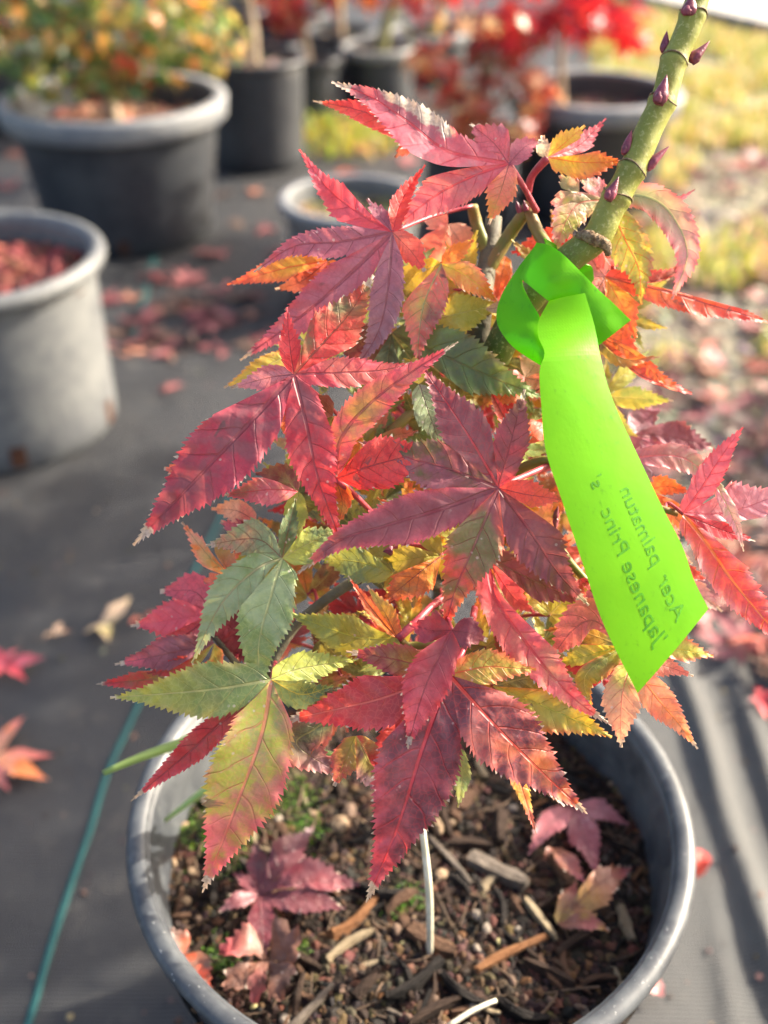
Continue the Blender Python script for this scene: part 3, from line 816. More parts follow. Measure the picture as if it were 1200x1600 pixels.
def chip_mesh(rnd):
    L = 1.0; w = rnd.uniform(.16, .34); h = rnd.uniform(.10, .2); V = []; n = 5; Fq = []
    bend = rnd.uniform(-.12, .12); bz = rnd.uniform(-.06, .1)
    for i in range(n):
        t = i / (n - 1); e = (.55 + .45 * math.sin(math.pi * t)) if rnd.random() < .6 else rnd.uniform(.7, 1)
        x = L * (t - .5); yb = bend * math.sin(math.pi * t)
        for (sy, sz) in ((-1, -.5), (1, -.6), (1.0, .35), (.45, .6), (-.6, .5)):
            V.append((x + rnd.uniform(-.05, .05), yb + sy * w * .5 * e * rnd.uniform(.8, 1.15), bz * math.sin(math.pi * t) + sz * h * rnd.uniform(.7, 1.2)))
    for i in range(n - 1):
        for k in range(5):
            a = i * 5 + k; b = i * 5 + (k + 1) % 5; Fq.append((a, b, b + 5, a + 5))
    Fq += [tuple(range(4, -1, -1)), tuple(range((n - 1) * 5, n * 5))]
    return mesh('bark_chip', V, Fq)
def pebble_mesh(rnd):
    V = []; Fq = []; n = 8
    e1, e2 = rnd.uniform(.6, .95), rnd.uniform(.5, .8)
    rows = [(-.85, .5), (-.3, .95), (.35, .9), (.85, .45)]
    for z, r in rows:
        for k in range(n):
            a = 6.2832 * k / n; q = r * rnd.uniform(.86, 1.12); V.append((q * math.cos(a), q * math.sin(a) * e1, z * e2 * .9))
    for i in range(3):
        for k in range(n):
            a = i * n + k; b = i * n + (k + 1) % n; Fq.append((a, b, b + n, a + n))
    Fq += [tuple(range(n - 1, -1, -1)), tuple(range(3 * n, 4 * n))]
    return mesh('pebble', V, Fq)
def mat_chip(name, ca, cb):
    g = NT(name); oc = g.coord('Object')
    mp = g.n('ShaderNodeMapping'); g.set(mp.inputs[0], oc); mp.inputs['Scale'].default_value = (.35, 3, 3)
    n1 = g.noise(7, 5, .65, mp.outputs[0]); n2 = g.noise(3, 4, .6, oc)
    c = g.mix(g.ramp(n1, .3, .7), ca, cb); c = g.mix(g.ramp(n2, .5, .75, 0, .6), c, tuple(x * .4 for x in ca))
    return g.done(g.pbsdf(c, .8, .25, g.bump(n1, .7, .03)))
CM = [mat_chip('bark_dark', (.036, .022, .016), (.090, .056, .040)), mat_chip('bark_brown', (.09, .048, .03), (.19, .105, .065)), mat_chip('bark_black', (.014, .012, .011), (.04, .032, .028)),
      mat_chip('bark_grey', (.13, .105, .085), (.26, .215, .175)), mat_chip('bark_orange', (.26, .11, .045), (.46, .22, .10)), mat_chip('bark_straw', (.36, .27, .16), (.55, .44, .29))]
PM = [mat_plain('pebble_tan', (.22, .145, .085), (.38, .27, .17), 3, .7, .3, .3, 9, .03), mat_plain('pebble_white', (.18, .15, .12), (.36, .30, .24), 3, .7, .3, .4, 9, .03),
      mat_plain('pebble_rose', (.12, .078, .055), (.24, .155, .11), 3, .7, .3, .4, 9, .03), mat_plain('pebble_yellow', (.45, .40, .16), (.62, .56, .28), 3, .6, .3, .2, 9, .03)]
rc = random.Random(21)
chips = [[chip_mesh(rc) for _ in range(5)] for _ in CM]
for ms, m in zip(chips, CM):
    for me in ms: me.materials.append(m)
pebs = [[pebble_mesh(rc) for _ in range(3)] for _ in PM]
for ms, m in zip(pebs, PM):
    for me in ms: me.materials.append(m)
inv = WM(mix).inverted()
def put(name, me, p, sc, rot, parent=mix):
    o = bpy.data.objects.new(name, me); COL.objects.link(o); o.parent = parent; o.matrix_parent_inverse = inv
    o.location = p; o.scale = sc; o.rotation_euler = rot
    return o
for _ in range(270):
    x, y = reg_soil(); L = rc.uniform(.007, .023); k = rc.choices(range(6), (34, 36, 24, 10, 7, 5))[0]
    hh = rc.uniform(.6, 1.0)
    put('bark_chip', rc.choice(chips[k]), (x, y, soil_z(x, y) + rc.uniform(-.001, .0025)), (L, L * rc.uniform(.7, 1.2), L * hh), (rc.uniform(-.3, .3), rc.uniform(-.25, .25), rc.uniform(0, 6.28)))
def chip_at(u0, v0, u1, v1, k, wid, dz=.003):
    a = gz(u0, v0, SOILZ + .005); b = gz(u1, v1, SOILZ + .005); m = (a + b) / 2; L = (b - a).length
    put('bark_chip', rc.choice(chips[k]), (m.x, m.y, soil_z(m.x, m.y) + dz), (L, wid / .25, wid / .25), (rc.uniform(-.2, .2), 0, math.atan2(b.y - a.y, b.x - a.x)))
for a in [(745, 1515, 850, 1465, 4, .0055), (515, 1462, 598, 1392, 4, .0075), (510, 1500, 585, 1452, 5, .005), (668, 1310, 735, 1385, 3, .0045), (735, 1345, 820, 1385, 3, .009), (820, 1405, 868, 1465, 5, .005),
          (640, 1450, 712, 1490, 1, .006), (605, 1425, 652, 1395, 1, .007), (455, 1605, 520, 1540, 3, .0035), (855, 1335, 905, 1390, 1, .005), (700, 1320, 770, 1325, 0, .007), (560, 1385, 640, 1400, 2, .007),
          (600, 1560, 690, 1500, 2, .006), (690, 1520, 760, 1570, 2, .006), (820, 1500, 900, 1540, 0, .006), (430, 1480, 500, 1510, 0, .005), (640, 1600, 720, 1560, 0, .006), (780, 1560, 860, 1590, 2, .007), (870, 1490, 940, 1450, 0, .006)]:
    chip_at(*a)
for (u, v, k, r) in [(685, 1290, 0, .0072), (700, 1285, 0, .006), (690, 1368, 0, .0062), (775, 1300, 2, .006), (745, 1430, 1, .0052), (760, 1450, 1, .004), (800, 1265, 1, .004), (435, 1280, 1, .0048), (575, 1478, 2, .0042),
                     (628, 1470, 3, .0024), (745, 1480, 1, .0034), (620, 1450, 2, .0046), (740, 1575, 1, .005), (445, 1590, 1, .0048), (535, 1545, 2, .0038), (905, 1570, 2, .004), (530, 1290, 0, .008), (545, 1270, 2, .0085), (300, 1355, 0, .0042),
                     (290, 1400, 0, .004), (270, 1340, 0, .004), (490, 1270, 0, .004), (330, 1300, 0, .0036), (810, 1450, 1, .003), (520, 1330, 2, .005), (310, 1430, 2, .0035), (690, 1600, 2, .004), (860, 1560, 2, .0035), (800, 1530, 2, .004), (750, 1510, 2, .005)]:
    p = gz(u, v, SOILZ + .004); r *= .78
    put('pebble', rc.choice(pebs[k]), (p.x, p.y, soil_z(p.x, p.y) + r * .25), (r, r * rc.uniform(.8, 1.1), r), (rc.uniform(-.5, .5), rc.uniform(-.5, .5), rc.uniform(0, 6)))
for _ in range(45):
    x, y = reg_soil(); r = rc.uniform(.0012, .0028); k = rc.choices(range(4), (4, .6, 6, .6))[0]
    put('pebble', rc.choice(pebs[k]), (x, y, soil_z(x, y) + r * .6), (r, r, r), (rc.uniform(-.5, .5), rc.uniform(-.5, .5), rc.uniform(0, 6)))
# fine fibres matted into the mix
mb = MB()
for _ in range(260):
    x, y = reg_soil(); a = rc.uniform(0, 6.28); L = rc.uniform(.006, .020); d = Vector((math.cos(a), math.sin(a), 0)) * L
    p = Vector((x, y, soil_z(x, y) + .0012)); q = p + d
    if math.hypot(q.x - FGX, q.y - FGY) > SR * .97: continue
    q.z = soil_z(q.x, q.y) + rc.uniform(.0005, .003); m = (p + q) / 2 + Vector((rc.uniform(-.002, .002), rc.uniform(-.002, .002), rc.uniform(0, .002)))
    k = rc.uniform(.5, 1.2)
    mb.tube([p, m, q], rc.uniform(.0002, .0006), 4, col=(.16 * k, .11 * k, .075 * k), n=5, cap=False)
o = mb.build('fibres', M_STONE, mix); o['kind'] = 'stuff'
# moss tufts on the left of the pot
def reg_moss():
    u, v, s = R.choice([(345, 1490, 14), (420, 1440, 8), (480, 1300, 14), (300, 1290, 18), (620, 1410, 9), (460, 1255, 18), (360, 1330, 20), (330, 1250, 25), (430, 1230, 30), (640, 1405, 9), (460, 1480, 10), (380, 1270, 25)])
    p = gz(u + R.gauss(0, s), v + R.gauss(0, s), SOILZ + .003); return p.x, p.y
o = link('moss', blades('moss', 2600, reg_moss, .0016, .0045, [lin((86, 120, 40)), lin((110, 150, 50)), lin((60, 84, 34)), lin((70, 80, 40))], soil_z, .0006, 1.2), M_GRASS, mix, smooth=False)
o['kind'] = 'stuff'

# pale straw standing in the mix
M_STRAW = mat_plain('pale_straw', (.62, .58, .42), (.80, .76, .62), 120, .5, .4, .3, 500, .0005)
p1 = gz(672, 1492, SOILZ); p0 = px(660, 1292, depth_of(p1) - .055)
mb = MB(); mb.tube([p1 - Vector((0, 0, .004)), p1.lerp(p0, .5) + Vector((.0012, 0, 0)), p0], [.0019, .0021, .0017], 10, n=14, ell=.8)
o = mb.build('straw', M_STRAW); tag(o, 'pale cream straw stuck upright in the potting mix', 'straw')
a = gz(700, 1604, SOILZ + .006); b = gz(775, 1563, SOILZ + .006)
mb = MB(); mb.tube([a, a.lerp(b, .5) + Vector((0, 0, .002)), b], [.0013, .0011, .0009], 8, n=10)
o = mb.build('twig', M_STRAW); tag(o, 'thin pale twig lying flat on the potting mix by the pot rim', 'twig')
# ------------------------------------------------------------------ the foreground maple
M_TRUNK = mat_plain('maple_bark', (.075, .065, .045), (.16, .14, .09), 90, .65, .3, .5, 400, .0012)
g = NT('green_cane'); oc = g.coord('Object')
n1 = g.noise(35, 4, .55, oc); n2 = g.noise(700, 3, .6, oc)
ccol = g.mix(g.ramp(n1, .3, .7), lin((112, 118, 44)), lin((146, 148, 70)))
ccol = g.mix(1.0, ccol, g.n('ShaderNodeAttribute', attribute_name='Col').outputs['Color'], 'MULTIPLY')
ccol = g.mix(g.ramp(n2, .52, .70, 0, .4), ccol, lin((196, 190, 130)))
ccol = g.mix(g.ramp(g.noise(160, 4, .65, oc), .56, .70, 0, .45), ccol, lin((120, 104, 60)))
M_CANE = g.done(g.pbsdf(ccol, .55, .35, g.bump(n2, .3, .0006)))
M_BUD = mat_plain('bud_scale', lin((96, 34, 52)), lin((150, 66, 84)), 260, .42, .5, .4, 900, .0006)
M_SCAR = mat_plain('scar_bark', (.12, .065, .03), (.40, .29, .18), 420, .85, .2, 1.0, 800, .002)
M_PET = mat_plain('petiole', lin((150, 36, 56)), lin((190, 84, 92)), 120, .42, .5, .15, 500, .0005)
M_TWIG = mat_plain('green_twig', lin((110, 116, 48)), lin((140, 110, 70)), 90, .5, .4, .2, 500, .0005)

root_p = Vector((.016, .345, SOILZ))
maple = empty('japanese_maple', root_p); tag(maple, 'potted maple with pink, red and green autumn leaves and a thick green cane', 'maple')
T0 = root_p - Vector((0, 0, .01))
trunk_pts = [T0, Vector((.020, .350, .27)), Vector((.030, .362, .38)), px(747, 520, .405), px(757, 440, .41), px(768, 372, .415), px(772, 340, .416)]
mb = MB(); mb.tube(trunk_pts, [.0075, .0062, .0056, .0052, .0042, .0046, .0034], 14, n=40, jit=.05)
mb.build('trunk', M_TRUNK, maple)
# thick green cane with nodes
cane_px = [(772, 560, .402), (815, 480, .392), (890, 404, .385), (931, 372, .383), (951, 332, .382), (967, 302, .381), (992, 256, .38), (1014, 203, .38), (1036, 157, .379), (1052, 99, .378), (1072, 52, .377), (1085, 14, .376), (1098, -34, .375), (1112, -90, .374)]
CP = [px(*p) for p in cane_px]
NODES = [.385, .49, .565, .66, .715, .80, .875]
def cane_r(t):
    r = .0061 * (1 - .30 * t)
    for nd in NODES: r *= 1 + .12 * math.exp(-((t - nd + .002) / .010) ** 2) - .05 * math.exp(-((t - nd - .03) / .02) ** 2)
    return r
def cane_c(t):
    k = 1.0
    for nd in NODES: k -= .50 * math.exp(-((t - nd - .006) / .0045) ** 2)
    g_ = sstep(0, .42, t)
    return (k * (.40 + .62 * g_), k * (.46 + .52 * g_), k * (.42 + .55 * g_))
CC_ = crom(CP, 200)
# put the nodes where the photo shows them
def t_near(u, v):
    q = min(range(201), key=lambda i: (px(u, v, depth_of(CC_[i])) - CC_[i]).length); return q / 200
NODES = [t_near(u, v) for (u, v) in ((960, 308), (985, 262), (1036, 160), (1050, 92), (1080, 22))]
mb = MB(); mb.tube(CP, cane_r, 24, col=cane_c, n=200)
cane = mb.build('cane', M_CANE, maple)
M_RING = mat_plain('node_line', (.12, .085, .05), (.26, .19, .11), 500, .8, .2, .6, 900, .0005)
def node_rings():
    for nd in NODES:
        i = int(nd * 200); p = CC_[i] + (CC_[min(200, i + 1)] - CC_[i]) * .5
        tg = (CC_[min(200, i + 2)] - CC_[i - 2]).normalized(); a = tg.orthogonal().normalized(); b = tg.cross(a); r = cane_r(nd) * .975
        tw = R.uniform(0, 6.28)
        pts = [p + a * (r * math.cos(k * .5236)) + b * (r * math.sin(k * .5236)) + tg * (.0009 * math.cos(2 * k * .5236 + tw)) for k in range(13)]
        mb = MB(); mb.tube(pts, .00034, 6, n=60, jit=.25, cap=False); mb.build('node_ring', M_RING, cane)
def bud(p, d, L, r, parent, n=10):
    d = d.normalized(); pts = [p - d * L * .12, p + d * L * .35, p + d * L * .75, p + d * L]
    mb = MB(); mb.tube(pts, lambda t: r * interp([(0, .55), (.12, .9), (.3, 1.0), (.55, .72), (.8, .36), (1, .03)], t), n, n=16, ell=.8, jit=.05)
    # overlapping scales
    q = d.orthogonal().normalized()
    mb.tube([p - d * L * .1 + q * r * .35, p + d * L * .28 + q * r * .5, p + d * L * .55 + q * r * .22], lambda t: r * interp([(0, .5), (.4, .62), (1, .03)], t), 8, n=10)
    mb.tube([p - d * L * .1 - q * r * .35, p + d * L * .2 - q * r * .5, p + d * L * .42 - q * r * .25], lambda t: r * interp([(0, .5), (.4, .6), (1, .03)], t), 8, n=10)
    return mb.build('bud', M_BUD, parent)
for (b0, b1, dd, w) in [((951, 309), (967, 276), -.0062, 20), ((977, 238), (987, 203), 0, 17), ((1012, 259), (1046, 228), 0, 19), ((1030, 158), (1042, 117), -.006, 24), ((1038, 79), (1042, 48), 0, 16), ((1082, 93), (1109, 64), 0, 19), ((1076, 22), (1082, -10), -.006, 26)]:
    base_d = .379 + dd
    a = px(b0[0], b0[1], base_d); e = px(b1[0], b1[1], base_d - .001)
    bud(a, e - a, (e - a).length, w / 2 * .379 / F, cane)
node_rings()
# corky scar on the cane
sc0 = px(934, 376, .3775)
mb = MB()
ax = (CC_[int(200 * t_near(945, 350))] - CC_[int(200 * t_near(915, 388))]).normalized()
perp = ax.cross(FWD).normalized()
mb.tube([sc0 - perp * .0062 - ax * .0004 + FWD * .003, sc0 - perp * .003 + ax * .0006, sc0 + perp * .0010 - ax * .0006 - FWD * .0006, sc0 + perp * .0042 - ax * .001, sc0 + perp * .0070 - ax * .0022 + FWD * .003], [.0012, .0020, .0024, .0022, .0014], 14, n=40, jit=.14)
mb.build('scar', M_SCAR, cane)
# side branches
BR = {}
def branch(key, pts, r0, r1, mat=M_TWIG):
    P = [p if isinstance(p, Vector) else px(*p) for p in pts]
    mb = MB(); mb.tube(P, [r0, (r0 + r1) / 2, r1], 10, n=24, jit=.03); o = mb.build('branch', mat, maple)
    BR[key] = crom(P, 24); return o
tr = crom(trunk_pts, 40); BR['trunk'] = tr
b1 = branch('top', [tr[37], (795, 368, .408), (816, 338, .402), (828, 318, .40)], .0030, .0024)
branch('top2', [(826, 330, .40), (840, 362, .398), (857, 395, .394), (850, 440, .398)], .0024, .0026)
branch('topl', [tr[38], (745, 350, .414), (738, 322, .41)], .0030, .0022)
branch('left', [tr[27], (660, 640, .405), (560, 730, .40), (455, 815, .392)], .0030, .0014)
branch('left2', [tr[19], (600, 890, .40), (480, 960, .392), (430, 1030, .388), (415, 1060, .387)], .0032, .0016, M_TRUNK)
branch('low', [tr[13], (690, 1010, .395), (640, 1010, .388), (624, 1000, .384)], .0030, .0015)
branch('right', [tr[24], (850, 720, .39), (960, 770, .385), (1060, 803, .378)], .0028, .0012)
branch('right2', [tr[20], (830, 830, .395), (900, 890, .39), (960, 960, .388)], .0028, .0012)
branch('lowr', [tr[14], (780, 1000, .395), (800, 1040, .386)], .0026, .0014)
branch('lowl', [tr[12], (520, 1080, .40), (400, 1060, .40), (330, 990, .402)], .0028, .0012, M_TRUNK)
branch('upr', [tr[33], (850, 480, .404), (930, 440, .405), (960, 430, .405)], .0026, .0013)
for (b0, b1, w) in [((812, 330), (806, 312), 11), ((822, 328), (818, 312), 11), ((852, 380), (850, 364), 10)]:
    a = px(*b0, .397); e = px(*b1, .396); bud(a, e - a, (e - a).length, w / 2 * .397 / F, b1_obj if False else maple)
a = px(877, 768, .378); e = px(858, 700 + 55, .376)
for (b0, b1, w) in [((868, 808), (872, 790), 12), ((868, 812), (868, 828), 10), ((612, 860), (598, 862), 16)]:
    a = px(*b0, .383); e = px(*b1, .382); bud(a, e - a, (e - a).length, w / 2 * .38 / F, maple)
BRP = [p for k in BR for p in BR[k][2:]]

LEAF_R = random.Random(5)
def lobe(w, cb, ct, *pts, **kw):
    return dict(w=w, c=(cb, ct), pts=list(pts), **kw)
def leaf(base, d, *lobes, pet=None, petw=2.0, fold=.2, roll=0.0, back=.0):
    D = d
    def proj(u, v, off): return px(u, v, D + off)
    me = leaf_mesh(base, lobes, proj, D / F, LEAF_R, fold=fold, roll=roll)
    o = link('leaf', me, M_LEAF, maple)
    b = px(base[0], base[1], D + .0006)
    if pet is not False:
        if pet: e = [px(*q) for q in pet]
        else:
            q = min(BRP, key=lambda p: (p - (b + FWD * .02)).length)
            m = b.lerp(q, .5) + FWD * .010 + Vector((0, 0, .004)); e = [m, q]
        mb = MB(); mb.tube([b] + e, [.00085 * petw / 2, .0007 * petw / 2, .0009 * petw / 2], 8, n=16)
        mb.build('petiole', M_PET, o)
    return o
# --- top
leaf((795, 256), .378,
     lobe(72, 'mauve', 'plum', (700, 236), (640, 192), (580, 152), (518, 128), dry=.9, pat='pink', dryhalf=1, vein='red', dz=(-3, 6), fold=.35),
     lobe(66, 'mauve', 'sal', (740, 275), (680, 306), (614, 358), dry=.8, edge='sal', pat='pink', vein='red'),
     lobe(66, 'mauve', 'mauve', (772, 224), (736, 194), dry=.5, pat='pink', vein='wine'),
     lobe(46, 'sal', 'olv', (782, 300), (764, 350), dry=.7, edge='org', pat='sal'),
     lobe(34, 'mauve', 'pink', (822, 228), (846, 222), dry=.8, dz=(-2, 3)), pet=[(818, 292, .384), (838, 330, .397)], petw=3)
leaf((650, 222), .392, lobe(38, 'redor', 'ora', (610, 195), (560, 172), (490, 158), edge='bred', dry=.6, pat='bred', vein='dred'), lobe(22, 'redor', 'brn', (632, 232), (618, 246)), pet=False)
# --- orange leaf right of it
leaf((856, 246), .385,
     lobe(52, 'yel', 'org', (915, 254), (974, 252), edge='ora', pat='yel', dz=(0, 4), vein='ora'),
     lobe(34, 'yel', 'org', (884, 222), (914, 196), edge='org', pat='yel', vein='ora'),
     lobe(36, 'lpink', 'pink', (900, 230), (925, 208), (946, 186), dz=(4, 8), pat='rose'),
     lobe(26, 'straw', 'tan', (850, 232), (848, 212), dry=.5), pet=[(832, 274, .392), (824, 300, .398)], petw=4)
# --- big pink leaf, upper left
leaf((613, 363), .381,
     lobe(46, 'mauve', 'mag', (530, 378), (460, 385), (396, 425), pat='mauve', vein='wine', dry=.5),
     lobe(66, 'mauve', 'mauve', (545, 430), (470, 495), (375, 563), pat='pink', vein='wine', dry=.5, edge='mag'),
     lobe(50, 'mauve', 'gmau', (606, 450), (590, 520), (552, 582), pat='gmau', vein='plum', dry=.9),
     lobe(66, 'bred', 'rose', (560, 332), (510, 292), (468, 234), pat='rose', vein='red', dz=(6, 14), sh=.12),
     lobe(30, 'bred', 'bred', (628, 312), (664, 258), pat='redor', vein='red', dz=(5, 10), fold=.6),
     lobe(34, 'pink', 'mauve', (588, 330), (575, 312), pat='mauve', dz=(3, 5)),
     lobe(42, 'sal', 'redor', (642, 392), (664, 424), dry=.7, edge='redor', pat='sal'), roll=.1)
leaf((512, 408), .398, lobe(38, 'yel', 'redor', (440, 420), (355, 445), pat='org', edge='ora', vein='ora'), lobe(30, 'org', 'ora', (540, 440), (545, 470)), lobe(40, 'ora', 'brn', (470, 440), (430, 452)), pet=False)
leaf((470, 545), .402, lobe(32, 'olv', 'yel', (415, 572), (350, 606), pat='yel', edge='org'), lobe(40, 'olv', 'grn', (500, 580), (510, 620)), pet=False)
# --- red leaf, left
leaf((459, 585), .366,
     lobe(106, 'plum', 'wine', (400, 650), (320, 735), (208, 852), pat='mag', vein='wine', dry=.95, edge='mag', dz=(-5, 8), fold=.16),
     lobe(72, 'plum', 'bred', (478, 660), (498, 750), (536, 856), pat='red', edge='red', vein='wine', dry=.4, dz=(-6, 4)),
     lobe(46, 'red', 'rose', (540, 582), (600, 578), (650, 566), pat='sal', edge='rose', vein='wine', dry=.7),
     lobe(80, 'redor', 'dol', (510, 530), (545, 490), (584, 430), half=('dol', -1), pat='bred', vein='brn', dry=.9, dz=(2, 6)),
     lobe(34, 'bred', 'red', (452, 535), (448, 480), pat='bred', dry=.3, dz=(2, 2)),
     lobe(38, 'red', 'lpink', (420, 590), (362, 606), pat='lpink', dry=.9, dz=(4, 9)), fold=.14)
leaf((300, 742), .384, lobe(28, 'org', 'sal', (282, 736), (256, 732), dry=.8), pet=False)
# --- bright red leaf, centre
leaf((524, 748), .372,
     lobe(80, 'redor', 'ora', (580, 728), (682, 702), pat='bred', edge='bred', vein='dred', dry=.6, dz=(-6, -2), half=('bred', 1)),
     lobe(54, 'olv', 'rose', (536, 680), (600, 612), (716, 534), pat='rose', edge='rose', vein='wine', dry=.7, dz=(-8, -10)),
     lobe(32, 'org', 'olv', (535, 785), (528, 820), pat='ora', vein='brn'), pet=[(545, 765, .376), (580, 800, .39), (600, 830, .40)], petw=3)
leaf((520, 650), .384, lobe(60, 'olv', 'olv', (505, 690), (500, 760), pat='dgrn', edge='org'), lobe(56, 'ygr', 'olv', (540, 690), (545, 740), pat='org'), lobe(50, 'wine', 'olv', (500, 640), (470, 660)), pet=False)
# --- big dull red leaf, middle
leaf((779, 762), .3625,
     lobe(74, 'plum', 'plum', (690, 795), (600, 822), (530, 845), (460, 900), pat='plum', vein='wine', dry=.95, edge='rose', dz=(-3, 7)),
     lobe(76, 'plum', 'mauve', (700, 732), (640, 716), (560, 690), pat='dol', vein='wine', dry=.3, dz=(0, 9)),
     lobe(76, 'plum', 'wine', (738, 690), (700, 632), (658, 570), pat='plum', vein='red', dry=.4, dz=(-4, 4), edge='plum'),
     lobe(54, 'red', 'plum', (796, 700), (820, 608), pat='plum', vein='wine', dry=1.0, dz=(-3, 2)),
     lobe(44, 'redor', 'ora', (820, 772), (881, 781), pat='org', vein='dred', dry=.3, dz=(-6, -12)),
     lobe(80, 'plum', 'plum', (828, 830), (872, 895), (920, 946), pat='plum', vein='wine', dry=.7, dz=(-4, 4), edge='wine'),
     lobe(84, 'plum', 'redor', (742, 850), (712, 920), (692, 995), pat='dol', edge='ora', vein='wine', dry=.8, dz=(-5, 3), sh=.06), fold=.15, pet=[(800, 752, .372), (840, 735, .385), (870, 722, .39)], petw=3)
# --- glossy dark red leaf under it, with the long pink lobe
leaf((762, 872), .372,
     lobe(62, 'dred', 'wine', (830, 905), (912, 942), pat='brn', vein='brn', dry=.2),
     lobe(66, 'red', 'peach', (775, 935), (830, 1015), (890, 1085), (956, 1134), pat='rose', edge='sal', vein='red', dry=.8, dz=(-6, 0)),
     lobe(50, 'rose', 'red', (800, 930), (836, 958), pat='sal', vein='red', dry=.2))
leaf((905, 905), .378, lobe(22, 'red', 'sal', (920, 915), (928, 900), dry=.6), lobe(18, 'red', 'sal', (908, 930), (916, 935), dry=.6), pet=False)
# --- purple leaf, bottom centre
leaf((701, 1054), .3605,
     lobe(126, 'purp', 'mag', (660, 1170), (622, 1290), (572, 1410), pat='purp', edge='mag', vein='red', dry=.6, dz=(-6, 8), fold=.12),
     lobe(106, 'wine', 'org', (775, 1135), (845, 1205), (918, 1272), pat='purp', edge='sal', vein='redor', dry=.5, dz=(-4, 8), fold=.12),
     lobe(92, 'wine', 'redor', (600, 1090), (540, 1105), (440, 1127), pat='red', edge='red', vein='sal', dry=.9, dz=(-3, 6), fold=.12),
     lobe(54, 'org', 'olv', (760, 1042), (800, 1044), (838, 1046), pat='olv', edge='ora', vein='ora', dry=.1),
     lobe(50, 'olv', 'wine', (625, 1032), (542, 1018), pat='wine', edge='mag', vein='dred', dry=.8, dz=(-2, 4)), pet=[(722, 1020, .366), (735, 985, .378), (742, 950, .392)], petw=3, fold=.12)
leaf((706, 985), .3535, lobe(70, 'wine', 'rose', (684, 1030), (660, 1085), (636, 1170), pat='mag', edge='red', vein='wine', dry=.9, dz=(-2, 2)),
     lobe(60, 'wine', 'mag', (675, 985), (640, 975), pat='red'), lobe(50, 'wine', 'wine', (735, 990), (760, 1000), pat='wine'), pet=[(700, 968, .362), (690, 955, .378)])
leaf((716, 1165), .383, lobe(26, 'grn', 'olv', (722, 1210), (716, 1262), pat='grn', dry=.3), pet=False)
# --- yellow green leaf, right of it
leaf((770, 1072), .371,
     lobe(80, 'ygr', 'olv', (860, 1108), (956, 1152), pat='yel', edge='ora', vein='ygr', dry=.3, dz=(0, 2)),
     lobe(54, 'tan', 'brn', (800, 1140), (838, 1210), (882, 1260), pat='dol', vein='brn', dry=.5, dz=(5, 10)),
     lobe(34, 'org', 'org', (800, 1180), (838, 1304), pat='sal', edge='yel', dz=(8, 9)),
     lobe(50, 'dgrn', 'olv', (830, 1058), (890, 1055), pat='olv'))
leaf((975, 1010), .374,
     lobe(56, 'olv', 'ygr', (930, 1020), (872, 1036), pat='yel', edge='olv', vein='ygr'),
     lobe(68, 'plum', 'sal', (930, 970), (895, 985), (860, 1030), pat='pink', edge='sal', vein='plum', dry=.9, dz=(-5, 2)),
     lobe(50, 'dgrn', 'olv', (915, 1055), (925, 1110), pat='olv', edge='ora'),
     lobe(40, 'olv', 'org', (900, 985), (850, 985), pat='dgrn', dz=(8, 12)), fold=.1)
leaf((985, 1035), .3665,
     lobe(60, 'ygr', 'sal', (972, 1090), (970, 1168), pat='peach', edge='sal', vein='sal', dry=.7),
     lobe(48, 'sal', 'org', (1030, 1095), (1060, 1130), (1090, 1170), pat='peach', edge='sal', vein='org', dry=.7, dz=(0, 5)),
     lobe(64, 'olv', 'ygr', (1050, 1015), (1114, 1025), pat='olv', edge='rose', vein='yel', dry=.2),
     lobe(34, 'peach', 'sal', (1035, 1040), (1084, 1056), pat='sal', dry=.8, dz=(3, 5)), fold=.12)
# --- green leaf, lower left
leaf((424, 1062), .3625,
     lobe(84, 'dgrn', 'ygr', (350, 1075), (270, 1083), (172, 1090), pat='grn', edge='olv', vein=(188, 186, 112), dry=.35, dz=(-4, 4), fold=.14),
     lobe(116, 'grn', 'rose', (408, 1150), (365, 1270), (316, 1395), pat='ygr', edge='rose', vein='sal', dry=.5, dz=(-8, 4), fold=.14),
     lobe(46, 'ygr', 'grn', (470, 1085), (520, 1072), pat='dgrn', vein='yel', dz=(-2, -4), fold=.7),
     lobe(50, 'grn', 'ygr', (470, 1045), (560, 1030), pat='ygr', dz=(4, 10)), fold=.15, pet=[(428, 1045, .372), (430, 1035, .384)])
leaf((392, 1092), .378, lobe(42, 'brn', 'red', (345, 1130), (290, 1180), (204, 1252), pat='red', edge='rose', vein='dred', dry=1.0, dz=(0, 4)), pet=False)
# --- green leaf, upper left
leaf((441, 872), .3685,
     lobe(82, 'sage', 'sage', (424, 930), (404, 1010), (410, 1094), pat='grn', vein=(170, 176, 110), dry=.3, edge='sage', dz=(-8, -2), roll=.15),
     lobe(62, 'sage', 'sage', (400, 890), (345, 945), (300, 1036), pat='grn', vein=(160, 150, 100), dry=.3, dz=(-2, 6)),
     lobe(60, 'grn', 'sal', (400, 842), (322, 852), pat='sage', vein='brn', dry=.7, dz=(4, 9)),
     lobe(58, 'grn', 'grn', (480, 850), (524, 826), pat='ygr', dz=(0, 4)),
     lobe(28, 'sage', 'grn', (450, 830), (462, 780), pat='dgrn', vein='brn', dz=(-8, -2), fold=.9), fold=.18)
leaf((366, 905), .386, lobe(36, 'olv', 'peach', (325, 868), (284, 816), pat='org', edge='sal', dry=.4), lobe(34, 'org', 'sal', (345, 905), (318, 908)), lobe(40, 'sal', 'olv', (350, 880), (336, 845)), pet=False)
leaf((466, 768), .376, lobe(46, 'olv', 'plum', (420, 765), (347, 774), pat='pink', edge='rose', vein='red', dry=.8, dz=(-5, 0)), lobe(40, 'ygr', 'plum', (440, 745), (400, 740), pat='wine'), lobe(36, 'ygr', 'grn', (462, 800), (468, 840)), pet=False)
